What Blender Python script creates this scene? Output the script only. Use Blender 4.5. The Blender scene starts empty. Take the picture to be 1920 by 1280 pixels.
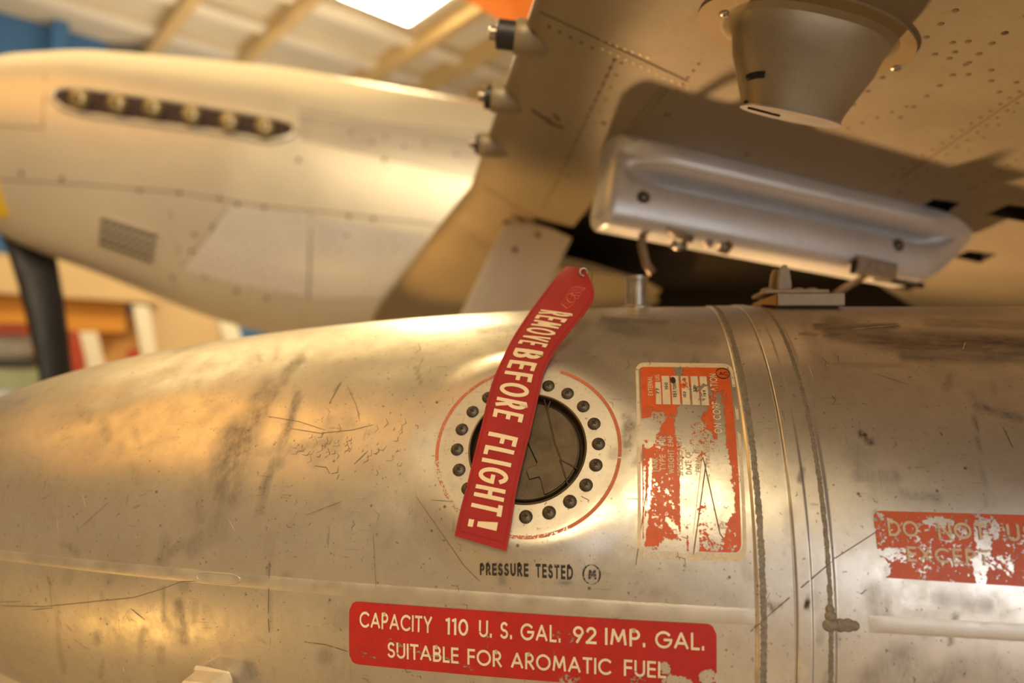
import bpy, math, random
import numpy as np
from mathutils import Vector
random.seed(7)
RNG = np.random.default_rng(11)
SC = bpy.context.scene
COL = SC.collection

# ------------------------------------------------------------------ camera
RT = 0.33                                   # tank radius
YAW, PIT, ROL = 0.133637, 0.039682, 0.011488
CAMLOC = np.array([0.0, -2.983078 * RT, 1.05 + 0.731249 * RT])
FPX = 1272.33
_f = np.array([-math.sin(YAW) * math.cos(PIT), math.cos(YAW) * math.cos(PIT), math.sin(PIT)])
_r = np.cross(_f, [0, 0, 1.0]); _r /= np.linalg.norm(_r)
_u = np.cross(_r, _f)
CR = _r * math.cos(ROL) + _u * math.sin(ROL)
CU = -_r * math.sin(ROL) + _u * math.cos(ROL)
CF = _f
cd = bpy.data.cameras.new('camera'); cam = bpy.data.objects.new('camera', cd); COL.objects.link(cam)
from mathutils import Matrix
m = Matrix((CR, CU, -CF)).transposed().to_4x4(); m.translation = Vector(CAMLOC)
cam.matrix_world = m
cd.sensor_width = 36; cd.lens = FPX * 36 / 1920
cd.clip_start = 0.05; cd.clip_end = 100
cd.dof.use_dof = True; cd.dof.focus_distance = 0.70; cd.dof.aperture_fstop = 1.9
SC.camera = cam
SC.view_settings.view_transform = 'Standard'; SC.view_settings.look = 'None'
SC.view_settings.exposure = 0.15; SC.view_settings.gamma = 1.0
SC.view_settings.use_curve_mapping = False

# horizontal frame at the camera: x to the right, h above the camera, z ahead
FH = np.array([-math.sin(YAW), math.cos(YAW), 0.0]); RH = np.array([math.cos(YAW), math.sin(YAW), 0.0]); UP = np.array([0, 0, 1.0])
def G(x, h, z): return CAMLOC + x * RH + h * UP + z * FH
def ray(px, py): return CF + (px - 960) / FPX * CR + (640 - py) / FPX * CU
def W(px, py, z): return CAMLOC + ray(px, py) * z
def proj(P):
    q = np.asarray(P) - CAMLOC; z = np.maximum(q @ CF, 1e-3)
    return np.stack([960 + FPX * (q @ CR) / z, 640 - FPX * (q @ CU) / z], -1)

# ------------------------------------------------------------------ light
world = bpy.data.worlds.new('world'); SC.world = world; world.use_nodes = True
world.node_tree.nodes['Background'].inputs[0].default_value = (1.0, 0.72, 0.45, 1)
world.node_tree.nodes['Background'].inputs[1].default_value = 0.3
def area(name, loc, target, size, energy, color, sy=None):
    l = bpy.data.lights.new(name, 'AREA'); l.shape = 'RECTANGLE'; l.size = size; l.size_y = sy or size
    l.energy = energy; l.color = color
    o = bpy.data.objects.new(name, l); COL.objects.link(o); o.location = Vector(loc)
    d = Vector(target) - Vector(loc); o.rotation_euler = d.to_track_quat('-Z', 'Y').to_euler(); return o
def spot(name, loc, target, energy, color, rad, ang, blend=.6):
    l = bpy.data.lights.new(name, 'SPOT'); l.energy = energy; l.color = color; l.shadow_soft_size = rad
    l.spot_size = math.radians(ang); l.spot_blend = blend
    o = bpy.data.objects.new(name, l); COL.objects.link(o); o.location = Vector(loc)
    d = Vector(target) - Vector(loc); o.rotation_euler = d.to_track_quat('-Z', 'Y').to_euler(); return o
WARM = (1.0, 0.66, 0.33); COOL = (0.75, 0.86, 1.0)
# daylight through the tall window behind the camera
area('window_daylight', G(2.6, 0.9, -4.2), G(0.4, 0.2, 1), 2.6, 100.0, (0.93, 0.96, 1.0), 3.8)
# warm ceiling lamps of the hangar
area('ceiling_lamp_far', G(-3.0, 3.9, 5.0), G(-3.0, -1, 5.0), 5.0, 135, (1.0, 0.72, 0.30))
area('ceiling_lamp_left', G(-4.0, 3.9, 0.0), G(-1.5, -0.5, 1.0), 3.6, 78.0, (1.0, 0.46, 0.08))
area('ceiling_lamp_rear', G(0.7, 3.9, -4.4), G(0.1, 0, 1.0), 3.0, 430.0, (1.0, 0.79, 0.46))
# added fill aimed upward to brighten the roof, no known fitting
area('roof_fill_light', G(-3.4, 1.6, 7.8), G(-3.4, 4.5, 7.8), 5.0, 105.0, (1.0, 0.78, 0.50), 2.5)
# warm floor spots of the exhibit
spot('floor_spot_front', G(-1.75, -1.20, 0.05), G(-0.3, -0.3, 0.8), 8, (1, .55, .12), .04, 90)
spot('floor_spot_wing', G(0.0, -0.75, 2.5), G(1.3, 0.38, 0.75), 265.0, (1.0, 0.60, 0.27), .05, 60, .9)
spot('floor_spot_nose', G(-1.3, -1.2, 2.1), G(-0.10, 0.35, 2.10), 150.0, (1.000, 0.56, 0.18), .05, 38)

# ------------------------------------------------------------------ helpers
def empty(name, loc, label=None, cat=None, group=None):
    o = bpy.data.objects.new(name, None); COL.objects.link(o); o.location = Vector(loc); o.empty_display_size = .1
    if label: o['label'] = label
    if cat: o['category'] = cat
    if group: o['group'] = group
    return o
def tag(o, label, cat, group=None, kind=None):
    if label: o['label'] = label
    if cat: o['category'] = cat
    if group: o['group'] = group
    if kind: o['kind'] = kind
    return o
def mesh(name, V, F, mats, parent=None, smooth=True, mi=None, attrs=None, label=None, auto=None):
    V = np.asarray(V, float)
    off = np.zeros(3)
    p = parent
    while p is not None: off = off + np.array(p.location); p = p.parent
    me = bpy.data.meshes.new(name); me.from_pydata((V - off).tolist(), [], [tuple(int(i) for i in f) for f in F])
    for mt in (mats if isinstance(mats, (list, tuple)) else [mats]): me.materials.append(mt)
    if mi is not None: me.polygons.foreach_set('material_index', np.asarray(mi, dtype=np.int32))
    me.polygons.foreach_set('use_smooth', [bool(smooth)] * len(me.polygons))
    if attrs:
        for k, v in attrs.items():
            a = me.attributes.new(k, 'FLOAT', 'POINT'); a.data.foreach_set('value', np.asarray(v, dtype=np.float32))
    me.update()
    o = bpy.data.objects.new(name, me); COL.objects.link(o)
    if parent is not None: o.parent = parent
    if label: o['label'] = label
    if auto:
        try:
            me.set_sharp_from_angle(angle=math.radians(auto))
        except Exception: pass
    return o
def struct(o): o['kind'] = 'structure'; return o
class MB:
    def __init__(s): s.V = []; s.F = []; s.M = []
    def add(s, V, F, mi=0):
        n = len(s.V); s.V += [tuple(map(float, v)) for v in V]; s.F += [tuple(int(i) + n for i in f) for f in F]; s.M += [mi] * len(F)
    def box(s, c, ax, ay, az, mi=0, bev=0.0):      # centre and three half-axis vectors
        c, ax, ay, az = map(np.asarray, (c, ax, ay, az))
        if bev <= 0:
            V = [c + i * ax + j * ay + k * az for i in (-1, 1) for j in (-1, 1) for k in (-1, 1)]
            s.add(V, [(0, 1, 3, 2), (4, 6, 7, 5), (0, 4, 5, 1), (2, 3, 7, 6), (0, 2, 6, 4), (1, 5, 7, 3)], mi); return
        L = [np.linalg.norm(a) for a in (ax, ay, az)]; U = [a / l for a, l in zip((ax, ay, az), L)]
        b = min(bev, min(L) * .9); P = []; idx = {}
        for i in (-1, 1):
            for j in (-1, 1):
                for k in (-1, 1):
                    for a in range(3):
                        d = [i * (L[0] - (b if a != 0 else 0)), j * (L[1] - (b if a != 1 else 0)), k * (L[2] - (b if a != 2 else 0))]
                        idx[i, j, k, a] = len(P); P.append(c + U[0] * d[0] + U[1] * d[1] + U[2] * d[2])
        F = []
        for a in range(3):
            for sg in (-1, 1):
                q = []
                for (p1, p2) in ((-1, -1), (1, -1), (1, 1), (-1, 1)):
                    t = [0, 0, 0]; t[a] = sg; t[(a + 1) % 3] = p1; t[(a + 2) % 3] = p2; q.append(idx[t[0], t[1], t[2], a])
                F.append(q if sg > 0 else q[::-1])
        for a in range(3):
            b1, c1 = (a + 1) % 3, (a + 2) % 3
            for p1 in (-1, 1):
                for p2 in (-1, 1):
                    q = []
                    for (sg, fa) in ((-1, b1), (1, b1), (1, c1), (-1, c1)):
                        t = [0, 0, 0]; t[a] = sg; t[b1] = p1; t[c1] = p2; q.append(idx[t[0], t[1], t[2], fa])
                    F.append(q if p1 * p2 > 0 else q[::-1])
        for i in (-1, 1):
            for j in (-1, 1):
                for k in (-1, 1):
                    q = [idx[i, j, k, 0], idx[i, j, k, 1], idx[i, j, k, 2]]; F.append(q if i * j * k > 0 else q[::-1])
        s.add(P, F, mi)
    def lathe(s, c, ax, prof, n=24, mi=0, cap=True, sx=1.0, xdir=None):     # prof: (radius, height) pairs
        c = np.asarray(c, float); ax = np.asarray(ax, float) / np.linalg.norm(ax)
        e = np.cross(ax, [0.3, 0.1, 1.0]) if xdir is None else np.asarray(xdir, float) - ax * np.dot(xdir, ax)
        e /= np.linalg.norm(e); g = np.cross(ax, e)
        V = []; F = []
        for (r, h) in prof:
            for k in range(n):
                a = 2 * math.pi * k / n; V.append(c + ax * h + r * (math.cos(a) * e * sx + math.sin(a) * g))
        for i in range(len(prof) - 1):
            for k in range(n):
                F.append((i * n + k, i * n + (k + 1) % n, (i + 1) * n + (k + 1) % n, (i + 1) * n + k))
        if cap:
            F.append(tuple(range(n))[::-1]); F.append(tuple((len(prof) - 1) * n + k for k in range(n)))
        s.add(V, F, mi)
    def tube(s, pts, rad, n=10, mi=0, closed=False):
        pts = [np.asarray(p, float) for p in pts]; m_ = len(pts); V = []; F = []; prev = None
        for i, p in enumerate(pts):
            if closed: t = pts[(i + 1) % m_] - pts[i - 1]
            else: t = pts[min(i + 1, m_ - 1)] - pts[max(i - 1, 0)]
            t = t / (np.linalg.norm(t) + 1e-12)
            e = np.cross(t, [0.21, 0.13, 0.97]) if prev is None else prev - t * np.dot(prev, t)
            e /= np.linalg.norm(e); prev = e; g = np.cross(t, e); r = rad[i] if isinstance(rad, (list, tuple, np.ndarray)) else rad
            for k in range(n):
                a = 2 * math.pi * k / n; V.append(p + r * (math.cos(a) * e + math.sin(a) * g))
        for i in range(m_ if closed else m_ - 1):
            j = (i + 1) % m_
            for k in range(n): F.append((i * n + k, i * n + (k + 1) % n, j * n + (k + 1) % n, j * n + k))
        if not closed: F.append(tuple(range(n))[::-1]); F.append(tuple((m_ - 1) * n + k for k in range(n)))
        s.add(V, F, mi)
    def prism(s, poly, d, mi=0):              # polygon extruded along d
        n = len(poly); poly = [np.asarray(p, float) for p in poly]; d = np.asarray(d, float)
        V = poly + [p + d for p in poly]
        F = [tuple(range(n))[::-1], tuple(range(n, 2 * n))] + [(i, (i + 1) % n, n + (i + 1) % n, n + i) for i in range(n)]
        s.add(V, F, mi)
    def build(s, name, mats, parent=None, smooth=False, label=None, auto=None):
        return mesh(name, s.V, s.F, mats, parent, smooth, s.M, label=label, auto=auto)
def grid_faces(nu, nv, closed_v=False):
    F = []
    for i in range(nu - 1):
        for j in range(nv if closed_v else nv - 1):
            k = (j + 1) % nv; F.append((i * nv + j, i * nv + k, (i + 1) * nv + k, (i + 1) * nv + j))
    return F
def sstep(a, b, x): t = np.clip((x - a) / (b - a), 0, 1); return t * t * (3 - 2 * t)

def unit(v): return v / np.linalg.norm(v)
# ------------------------------------------------------------------ materials
class NT:
    def __init__(s, name):
        s.m = bpy.data.materials.new(name); s.m.use_nodes = True; s.t = s.m.node_tree; s.t.nodes.clear()
        s.out = s.t.nodes.new('ShaderNodeOutputMaterial'); s.b = s.t.nodes.new('ShaderNodeBsdfPrincipled')
        s.t.links.new(s.b.outputs[0], s.out.inputs[0])
    def n(s, ty, **kw):
        x = s.t.nodes.new('ShaderNode' + ty)
        for k, v in kw.items(): setattr(x, k, v)
        return x
    def set(s, sock, v):
        if hasattr(v, 'is_output') or isinstance(v, bpy.types.NodeSocket): s.t.links.new(v, sock)
        elif isinstance(v, (tuple, list)) and len(v) == 3 and sock.type == 'RGBA': sock.default_value = (*v, 1)
        else: sock.default_value = v
    def co(s, scale=(1, 1, 1), rot=(0, 0, 0)):
        tc = s.n('TexCoord'); mp = s.n('Mapping'); s.t.links.new(tc.outputs['Object'], mp.inputs[0])
        mp.inputs['Scale'].default_value = scale; mp.inputs['Rotation'].default_value = rot; return mp.outputs[0]
    def noise(s, scale, detail=4, rough=.55, co=None, dist=0.0):
        x = s.n('TexNoise'); x.inputs['Scale'].default_value = scale; x.inputs['Detail'].default_value = detail
        x.inputs['Roughness'].default_value = rough; x.inputs['Distortion'].default_value = dist
        s.t.links.new(co if co is not None else s.co(), x.inputs['Vector']); return x.outputs['Fac']
    def ramp(s, fac, a, b, lo=0.0, hi=1.0):
        x = s.n('MapRange'); x.clamp = True; s.set(x.inputs[0], fac)
        x.inputs[1].default_value = a; x.inputs[2].default_value = b; x.inputs[3].default_value = lo; x.inputs[4].default_value = hi
        return x.outputs[0]
    def math(s, op, a, b=0.0, c=None):
        x = s.n('Math', operation=op); s.set(x.inputs[0], a); s.set(x.inputs[1], b)
        if c is not None: s.set(x.inputs[2], c)
        return x.outputs[0]
    def mix(s, fac, a, b):
        x = s.n('Mix', data_type='RGBA'); s.set(x.inputs[0], fac); s.set(x.inputs[6], a); s.set(x.inputs[7], b); return x.outputs[2]
    def attr(s, name): x = s.n('Attribute'); x.attribute_name = name; return x.outputs['Fac']
    def bump(s, h, strength=.3, dist=.001):
        x = s.n('Bump'); x.inputs['Strength'].default_value = strength; x.inputs['Distance'].default_value = dist
        s.set(x.inputs['Height'], h); s.t.links.new(x.outputs[0], s.b.inputs['Normal']); return x.outputs[0]
    def p(s, **kw):
        for k, v in kw.items(): s.set(s.b.inputs[k.replace('_', ' ')], v)
        return s.m
    def alpha(s, fac):
        tr = s.n('BsdfTransparent'); mx = s.n('MixShader'); s.set(mx.inputs[0], fac)
        s.t.links.new(tr.outputs[0], mx.inputs[1]); s.t.links.new(s.b.outputs[0], mx.inputs[2]); s.t.links.new(mx.outputs[0], s.out.inputs[0]); return s.m
def simple(name, col, rough=.5, metal=0.0, var=.12, scale=8, bump=0.0):
    t = NT(name); nz = t.noise(scale, 5)
    c = t.mix(t.ramp(nz, .3, .7), tuple(x * (1 - var) for x in col), tuple(min(1, x * (1 + var)) for x in col))
    t.p(Base_Color=c, Roughness=t.ramp(nz, .3, .7, rough * .85, min(1, rough * 1.15)), Metallic=metal)
    if bump: t.bump(t.noise(scale * 12, 3), .3, bump)
    return t.m
def emis(name, col, st):
    t = NT(name); t.p(Base_Color=(0.8, .8, .8), Emission_Color=col, Emission_Strength=st); return t.m

def tank_metal():
    t = NT('weathered_aluminium')
    fine = t.noise(420, 4, .7); blot = t.noise(9, 5, .6); mid = t.noise(38, 5, .65)
    base = t.mix(t.ramp(blot, .3, .7), (.60, .555, .50), (.72, .68, .62))
    base = t.mix(t.ramp(mid, .42, .72, 0, .42), base, (.45, .38, .30))
    # fine specks and short scratches
    spk = t.noise(260, 2, .5, t.co((1, 1, 1)))
    base = t.mix(t.ramp(spk, .675, .74, 0, .6), base, (.12, .09, .07))
    sc = [((1, 14, .7), (0, .4, .2), 30), ((13, 1, 1), (0, 0.3, .9), 26), ((1, 1, 16), (.5, .2, 0), 34)]
    for sca, ro, k in sc:
        g = t.noise(k, 2, .5, t.co(sca, ro)); h = t.noise(14, 2, .5)
        lines = t.math('MULTIPLY', t.ramp(g, .685, .71), t.ramp(h, .5, .6))
        base = t.mix(t.math('MULTIPLY', lines, .35), base, (.2, .16, .12))
    vs = t.n('TexVoronoi', feature='F1'); vs.inputs['Scale'].default_value = 55; t.t.links.new(t.co(), vs.inputs['Vector'])
    dots = t.math('MULTIPLY', t.ramp(vs.outputs['Distance'], .05, .12, 1, 0), t.ramp(t.noise(31, 2), .55, .6))
    base = t.mix(t.math('MULTIPLY', dots, .8), base, (.10, .055, .03))
    # painted-on stains (shapes live on the surface)
    d = t.attr('stain'); st1 = t.noise(60, 6, .75, t.co((1, 1, .35), (.3, .25, 0))); 
    dd = t.math('MULTIPLY', d, t.ramp(st1, .30, .62, .25, 1.2)); dd = t.math('MINIMUM', dd, 1.0)
    base = t.mix(dd, base, (.085, .065, .05))
    e = t.attr('soot'); st2 = t.noise(20, 5, .6, t.co((1, 1, 5)))
    ee = t.math('MINIMUM', t.math('MULTIPLY', e, t.ramp(st2, .25, .72, .30, 1.0)), 1.0)
    base = t.mix(ee, base, (.12, .09, .075))
    rgh = t.math('ADD', t.ramp(mid, .3, .7, .30, .44), t.math('MULTIPLY', t.math('MAXIMUM', dd, ee), .25))
    t.p(Base_Color=base, Metallic=.82, Roughness=rgh)
    t.bump(t.math('ADD', t.math('MULTIPLY', fine, .4), t.noise(120, 3)), .18, .0006)
    return t.m
M_TANK = tank_metal()
def weld_mat():
    t = NT('weld_metal'); nz = t.noise(240, 5, .7)
    t.p(Base_Color=t.mix(t.ramp(nz, .3, .7), (.20, .175, .135), (.38, .335, .27)), Metallic=.6, Roughness=.65); t.bump(nz, .8, .001); return t.m
M_WELD = weld_mat()
M_SEAM = simple('seam_aluminium', (.62, .57, .50), .46, .8, .08, 40, .0004)
M_GAP = simple('dark_gap', (.025, .018, .012), .8)
M_CAP = simple('bronzed_cap_metal', (.105, .078, .052), .45, .7, .3, 45, .0004)
M_RIM = simple('worn_rim_metal', (.11, .075, .045), .45, .8, .2, 60)
M_SCREW = simple('tarnished_screw_steel', (.105, .088, .066), .5, .7, .25, 90)
M_SCREWD = simple('screw_recess', (.02, .015, .012), .8)
M_LUG = simple('cream_painted_metal', (.40, .33, .24), .5, .25, .15, 60, .0006)
M_FIT = simple('fitting_steel', (.42, .38, .33), .35, .85, .2, 70)
def paper_paint(name, col, metalrough=.45, attr='wear', amp=1.1, sc=260, spotcol=None, thr=.5, edge=.03):
    t = NT(name); n1 = t.noise(sc, 6, .72); n2 = t.noise(sc * .28, 4, .6)
    c = t.mix(t.ramp(n2, .3, .7), tuple(x * .88 for x in col), tuple(min(1, x * 1.08) for x in col))
    w = t.attr(attr)
    v = t.math('ADD', w, t.math('MULTIPLY', t.math('SUBTRACT', t.math('ADD', t.math('MULTIPLY', n1, .76), t.math('MULTIPLY', n2, .24)), .5), amp * 2))
    f = t.ramp(v, thr - edge, thr + edge, 1, 0)
    t.p(Base_Color=c, Roughness=metalrough); t.alpha(f); return t.m
M_ORANGE = paper_paint('worn_orange_paint', (.66, .11, .025))
M_CREAMW = paper_paint('worn_cream_lettering', (.72, .60, .42), .5)
M_REDP = paper_paint('scratched_red_paint', (.46, .018, .018), .38, amp=.5)
M_CREAMP = paper_paint('cream_lettering', (.80, .70, .52), .5, amp=.5)
M_STAMP = paper_paint('black_stamp_ink', (.03, .025, .02), .6, amp=.9, sc=420)
M_CIRC = paper_paint('faded_red_line', (.52, .14, .06), .55, amp=1.1, sc=520)
def fabric():
    t = NT('red_webbing'); w = t.n('TexWave'); w.inputs['Scale'].default_value = 900; t.t.links.new(t.co((1, 1, 1), (.4, .2, .5)), w.inputs['Vector'])
    nz = t.noise(30, 4)
    t.p(Base_Color=t.mix(t.ramp(nz, .3, .7), (.29, .008, .010), (.37, .012, .014)), Roughness=.75)
    t.b.inputs['Sheen Weight'].default_value = .15
    t.bump(t.noise(900, 2), .25, .0004); return t.m
M_RED = fabric(); M_REDD = simple('red_stitching', (.30, .008, .010), .8)
M_LET = simple('cream_print', (.80, .66, .46), .7, 0, .05); M_EMB = simple('faded_pink_print', (.62, .16, .10), .7)

# ------------------------------------------------------------------ the tank surface
XS, LN, PP, QQ = 0.276365 * RT, 3.556355 * RT, 1.743282, 0.356474
XG = 0.531773 * RT            # the black gap in the collar
TZ = 1.05
TAIL0 = 1.05
def prof(x):
    t = np.clip((XS - x) / LN, 0, 1); r = RT * np.maximum(1 - t ** PP, 0) ** QQ
    t2 = np.clip((x - TAIL0) / 1.25, 0, 1); r = r * np.maximum(1 - t2 ** 1.8, 0) ** .45
    d = x - XG
    r = r + .0016 * (sstep(-.036, -.033, d) - sstep(.032, .036, d))          # raised collar
    r = r + .0012 * (sstep(.0005, .001, d) - sstep(.0125, .0150, d))
    r = r + .0009 * (sstep(-.0015, -.0008, d) - sstep(-.0008, .0, d))
    r = r - .0035 * (sstep(-.0009, -.0003, d) - sstep(.0003, .0009, d))
    return r
DENTS = []                     # (x, a, rx, ra, depth)
def base_pt(x, a):
    r = prof(x); c, s = np.cos(a), np.sin(a)
    dr = np.zeros_like(r)
    for (dx, da, rx, ra, dp) in DENTS: dr = dr - dp * np.exp(-((x - dx) / rx) ** 2 - ((a - da) / ra) ** 2)
    r = r + dr
    return np.stack([x + 0 * a, -r * c, r * s + TZ], -1)
def newton(fn, px, py, x0, a0, it=14):
    x, a = float(x0), float(a0); e = 1e-4
    for _ in range(it):
        A = np.array([x, x + e, x]); B = np.array([a, a, a + e]); q = proj(fn(A, B))
        r = np.array([px, py]) - q[0]; J = np.stack([(q[1] - q[0]) / e, (q[2] - q[0]) / e], 1)
        try: s = np.linalg.solve(J, r)
        except Exception: break
        s = np.clip(s, -.25, .25); x += s[0]; a += s[1]
        if np.abs(s).max() < 1e-7: break
    return x, a
CX, CA = newton(base_pt, 987, 835, 0, .5)
C0 = base_pt(np.array([CX]), np.array([CA]))[0]
_e = 1e-3
_dx = (base_pt(np.array([CX + _e]), np.array([CA]))[0] - C0) / _e; _da = (base_pt(np.array([CX]), np.array([CA + _e]))[0] - C0) / _e
CT = _dx / np.linalg.norm(_dx); CN = np.cross(_dx, _da); CN /= np.linalg.norm(CN)
if CN @ (CAMLOC - C0) < 0: CN = -CN
CB = np.cross(CN, CT)
if CB[2] < 0: CB = -CB
CP = C0 - CN * .0035
def TS(x, a, off=0.0):
    x = np.asarray(x, float); a = np.asarray(a, float)
    P = base_pt(x, a)
    h = (P - CP) @ CN; q = P - CP - h[..., None] * CN; rho = np.sqrt((q @ CT) ** 2 + ((q @ CB) * .96) ** 2)
    front = ((P - C0) @ CN) > -.12
    w = (1 - sstep(.088, .135, rho)) * front
    P = P - (w * h)[..., None] * CN
    if np.any(off):
        e = 1e-4
        N = np.cross(TS(x + e, a) - TS(x - e, a), TS(x, a + e) - TS(x, a - e)); N /= np.linalg.norm(N, axis=-1, keepdims=True) + 1e-12
        s = np.sign(np.sum(N * (P - np.stack([x + 0 * a, 0 * a, TZ + 0 * a], -1)), -1, keepdims=True)); N = N * s
        P = P + N * np.asarray(off)[..., None] if np.ndim(off) else P + N * off
    return P
def TI(px, py): # pixel -> (x, a) on the tank
    best = None
    gx, ga = np.meshgrid(np.linspace(-1.05, .8, 60), np.linspace(-1.0, 1.6, 50), indexing='ij')
    q = proj(TS(gx, ga)); n_ = np.stack([0 * ga, -np.cos(ga), np.sin(ga)], -1)
    vis = np.sum(n_ * (CAMLOC - TS(gx, ga)), -1) > 0
    d = np.hypot(q[..., 0] - px, q[..., 1] - py) + np.where(vis, 0, 1e4); i = np.unravel_index(np.argmin(d), d.shape)
    return newton(TS, px, py, gx[i], ga[i])
for (px, py, rx, ra, dp) in ((215, 738, .045, .10, .0030), (330, 700, .07, .09, .0022), (120, 760, .05, .14, .0025), (150, 850, .06, .12, .0022),
                             (300, 800, .09, .12, .0020), (620, 730, .06, .10, .0014), (700, 690, .08, .07, .0014), (560, 860, .08, .12, .0012), (1350, 800, .03, .12, .0008)):
    x_, a_ = TI(px, py); DENTS.append((x_, a_, rx, ra, dp))
CAPR = 0.0605
tank = empty('fuel_tank', (0, 0, TZ), 'scuffed bare aluminium drop tank with red and orange placards and a round filler cap', 'fuel tank')
# grid with a circular hole for the filler
xs = np.concatenate([XS - LN + LN * (np.linspace(0.0, 1, 34) ** 2)[:-1] * .22 + 1e-5, np.arange(XS - LN * .78, XG - .05, .0042), np.arange(XG - .05, XG + .05, .0006), np.arange(XG + .05, .80, .0042), np.linspace(.81, TAIL0 + 1.249, 40)])
an = np.concatenate([np.linspace(-math.pi, -1.15, 26)[:-1], np.arange(-1.15, 1.75, .0125), np.linspace(1.76, math.pi, 16)[:-1]])
GX, GA = np.meshgrid(xs, an, indexing='ij')
RA = float(prof(np.array([CX]))[0])
dx = GX - CX; dy = (GA - CA) * RA * .985
cc = np.maximum(np.abs(dx), np.abs(dy)); ln = np.hypot(dx, dy) + 1e-9
w = 1 - sstep(CAPR * 1.25, CAPR * 2.0, cc)
k = 1 + w * (cc / ln - 1)
# snap the ring nearest the hole edge
ringi = cc < CAPR * 1.0
GX2 = CX + dx * k; GA2 = CA + dy * k / (RA * .985)
V = TS(GX2, GA2).reshape(-1, 3)
inside = (cc < CAPR).reshape(-1)
F = [f for f in grid_faces(len(xs), len(an), True) if not all(inside[i] for i in f)]
# pull the inner border exactly onto the circle
cnt = set(i for f in F for i in f); border = [i for i in cnt if inside[i]]
for i in border:
    q = V[i] - CP; u_ = q @ CT; v_ = q @ CB; l_ = math.hypot(u_, v_); V[i] = CP + (CT * u_ + CB * v_) * CAPR / l_
# stains in the shape they have on the metal
pp = proj(V)
def seg_d(P, pts):
    d = np.full(len(P), 1e9)
    for (a_, b_) in zip(pts[:-1], pts[1:]):
        a_ = np.array(a_[:2], float); b_ = np.array(b_[:2], float); ab = b_ - a_; t = np.clip(((P - a_) @ ab) / (ab @ ab + 1e-9), 0, 1)
        d = np.minimum(d, np.linalg.norm(P - a_ - t[:, None] * ab, axis=1))
    return d
stain = np.zeros(len(V)); soot = np.zeros(len(V))
def blot(arr, pts, wid, st, soft=1.0):
    if len(pts) == 1: pts = pts * 2
    d = seg_d(pp, pts); np.maximum(arr, st * (1 - sstep(wid * (1 - .6 * soft), wid * (1 + .6 * soft), d)), out=arr)
S_ = [([(505, 730), (470, 790), (440, 830)], 22, .45), ([(450, 820), (430, 880), (425, 920)], 34, .55), ([(425, 900), (405, 1000)], 20, .3), ([(560, 740), (545, 790), (530, 830), (500, 900), (488, 960)], 8, .55),
      ([(565, 672), (540, 695), (530, 715)], 9, .45), ([(500, 735), (512, 725)], 8, .35), ([(370, 900), (375, 970)], 12, .3), ([(380, 1010), (360, 1030)], 18, .3), ([(340, 1020), (300, 1050)], 9, .35), ([(310, 1010), (305, 1060)], 10, .3),
      ([(335, 1130), (345, 1200)], 9, .45), ([(305, 1100), (308, 1160)], 4, .4), ([(108, 1135), (110, 1200), (120, 1260)], 5, .3), ([(504, 1060), (505, 1180)], 3, .4), ([(610, 1230)], 16, .3), ([(268, 1180), (262, 1240)], 6, .25),
      ([(700, 1160), (640, 1160)], 20, .2), ([(1180, 800), (1175, 830)], 13, .75), ([(1195, 865), (1210, 850)], 8, .8), ([(1150, 850), (1170, 845)], 12, .4), ([(1172, 780), (1180, 785)], 8, .5), ([(640, 800), (600, 850)], 26, .22),
      ([(1612, 810), (1632, 830)], 6, .9), ([(1600, 850), (1620, 870)], 22, .42), ([(1610, 890), (1680, 895)], 14, .45), ([(1690, 925), (1760, 935)], 10, .45), ([(1830, 760), (1915, 785)], 7, .5), ([(1826, 770), (1845, 900), (1850, 950)], 3, .5),
      ([(1640, 1110), (1655, 1160)], 20, .32), ([(1795, 1150), (1780, 1205)], 5, .7), ([(1760, 1120), (1850, 1135)], 14, .25), ([(1700, 1240), (1640, 1275), (1760, 1280)], 34, .38), ([(1790, 1250), (1900, 1270)], 26, .25),
      ([(1640, 960), (1650, 985)], 7, .5), ([(1530, 660), (1510, 600)], 12, .2), ([(330, 655), (380, 640)], 8, .35), ([(1515, 1125), (1512, 1138)], 5, .9), ([(1442, 1130), (1450, 1145)], 5, .8), ([(1453, 1135), (1465, 1133)], 3, .6),
      ([(1555, 1140), (1558, 1155)], 6, .9), ([(1500, 900), (1505, 880)], 6, .5), ([(900, 620), (1000, 610), (1060, 625)], 7, .35), ([(780, 690), (790, 720)], 4, .5), ([(1130, 600), (1190, 620)], 14, .3), ([(1170, 660), (1220, 668)], 9, .3),
      ([(120, 1020), (145, 1035)], 7, .4), ([(1080, 1090), (1040, 1095)], 3, .6), ([(1195, 1090), (1200, 1110)], 3, .7), ([(470, 850), (560, 840), (640, 820)], 10, .28), ([(1290, 1090), (1380, 1130)], 18, .2)]
for i in range(90):
    x0, y0 = random.uniform(60, 1900), random.uniform(640, 1275); a_ = random.uniform(1.2, 2.0); L = random.uniform(4, 40)
    if not (830 < x0 < 1150 and 680 < y0 < 1010): S_.append(([(x0, y0), (x0 + L * math.cos(a_), y0 + L * math.sin(a_))], random.uniform(3, 11), random.uniform(.12, .34)))
for pts, wd, st in S_: blot(stain, pts, wd, st)
for pts, wd, st in [([(1530, 612), (1680, 612)], 7, .95), ([(1560, 615), (1700, 640), (1920, 650)], 22, .9), ([(1700, 660), (1920, 665)], 17, .8), ([(1500, 625), (1530, 628)], 3, .8), ([(1565, 683), (1690, 685)], 2.5, .5),
                    ([(1130, 598), (1250, 605)], 5, .7), ([(1150, 612), (1340, 640)], 12, .35), ([(1740, 605), (1920, 610)], 8, .6)]:
    blot(soot, pts, wd, st, .8)
mask = (V @ np.array([0, -1, 0]) > -.25) ; stain *= mask; soot *= mask
mesh('tank_shell', V, F, [M_TANK], tank, True, attrs={'stain': stain, 'soot': soot})

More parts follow.
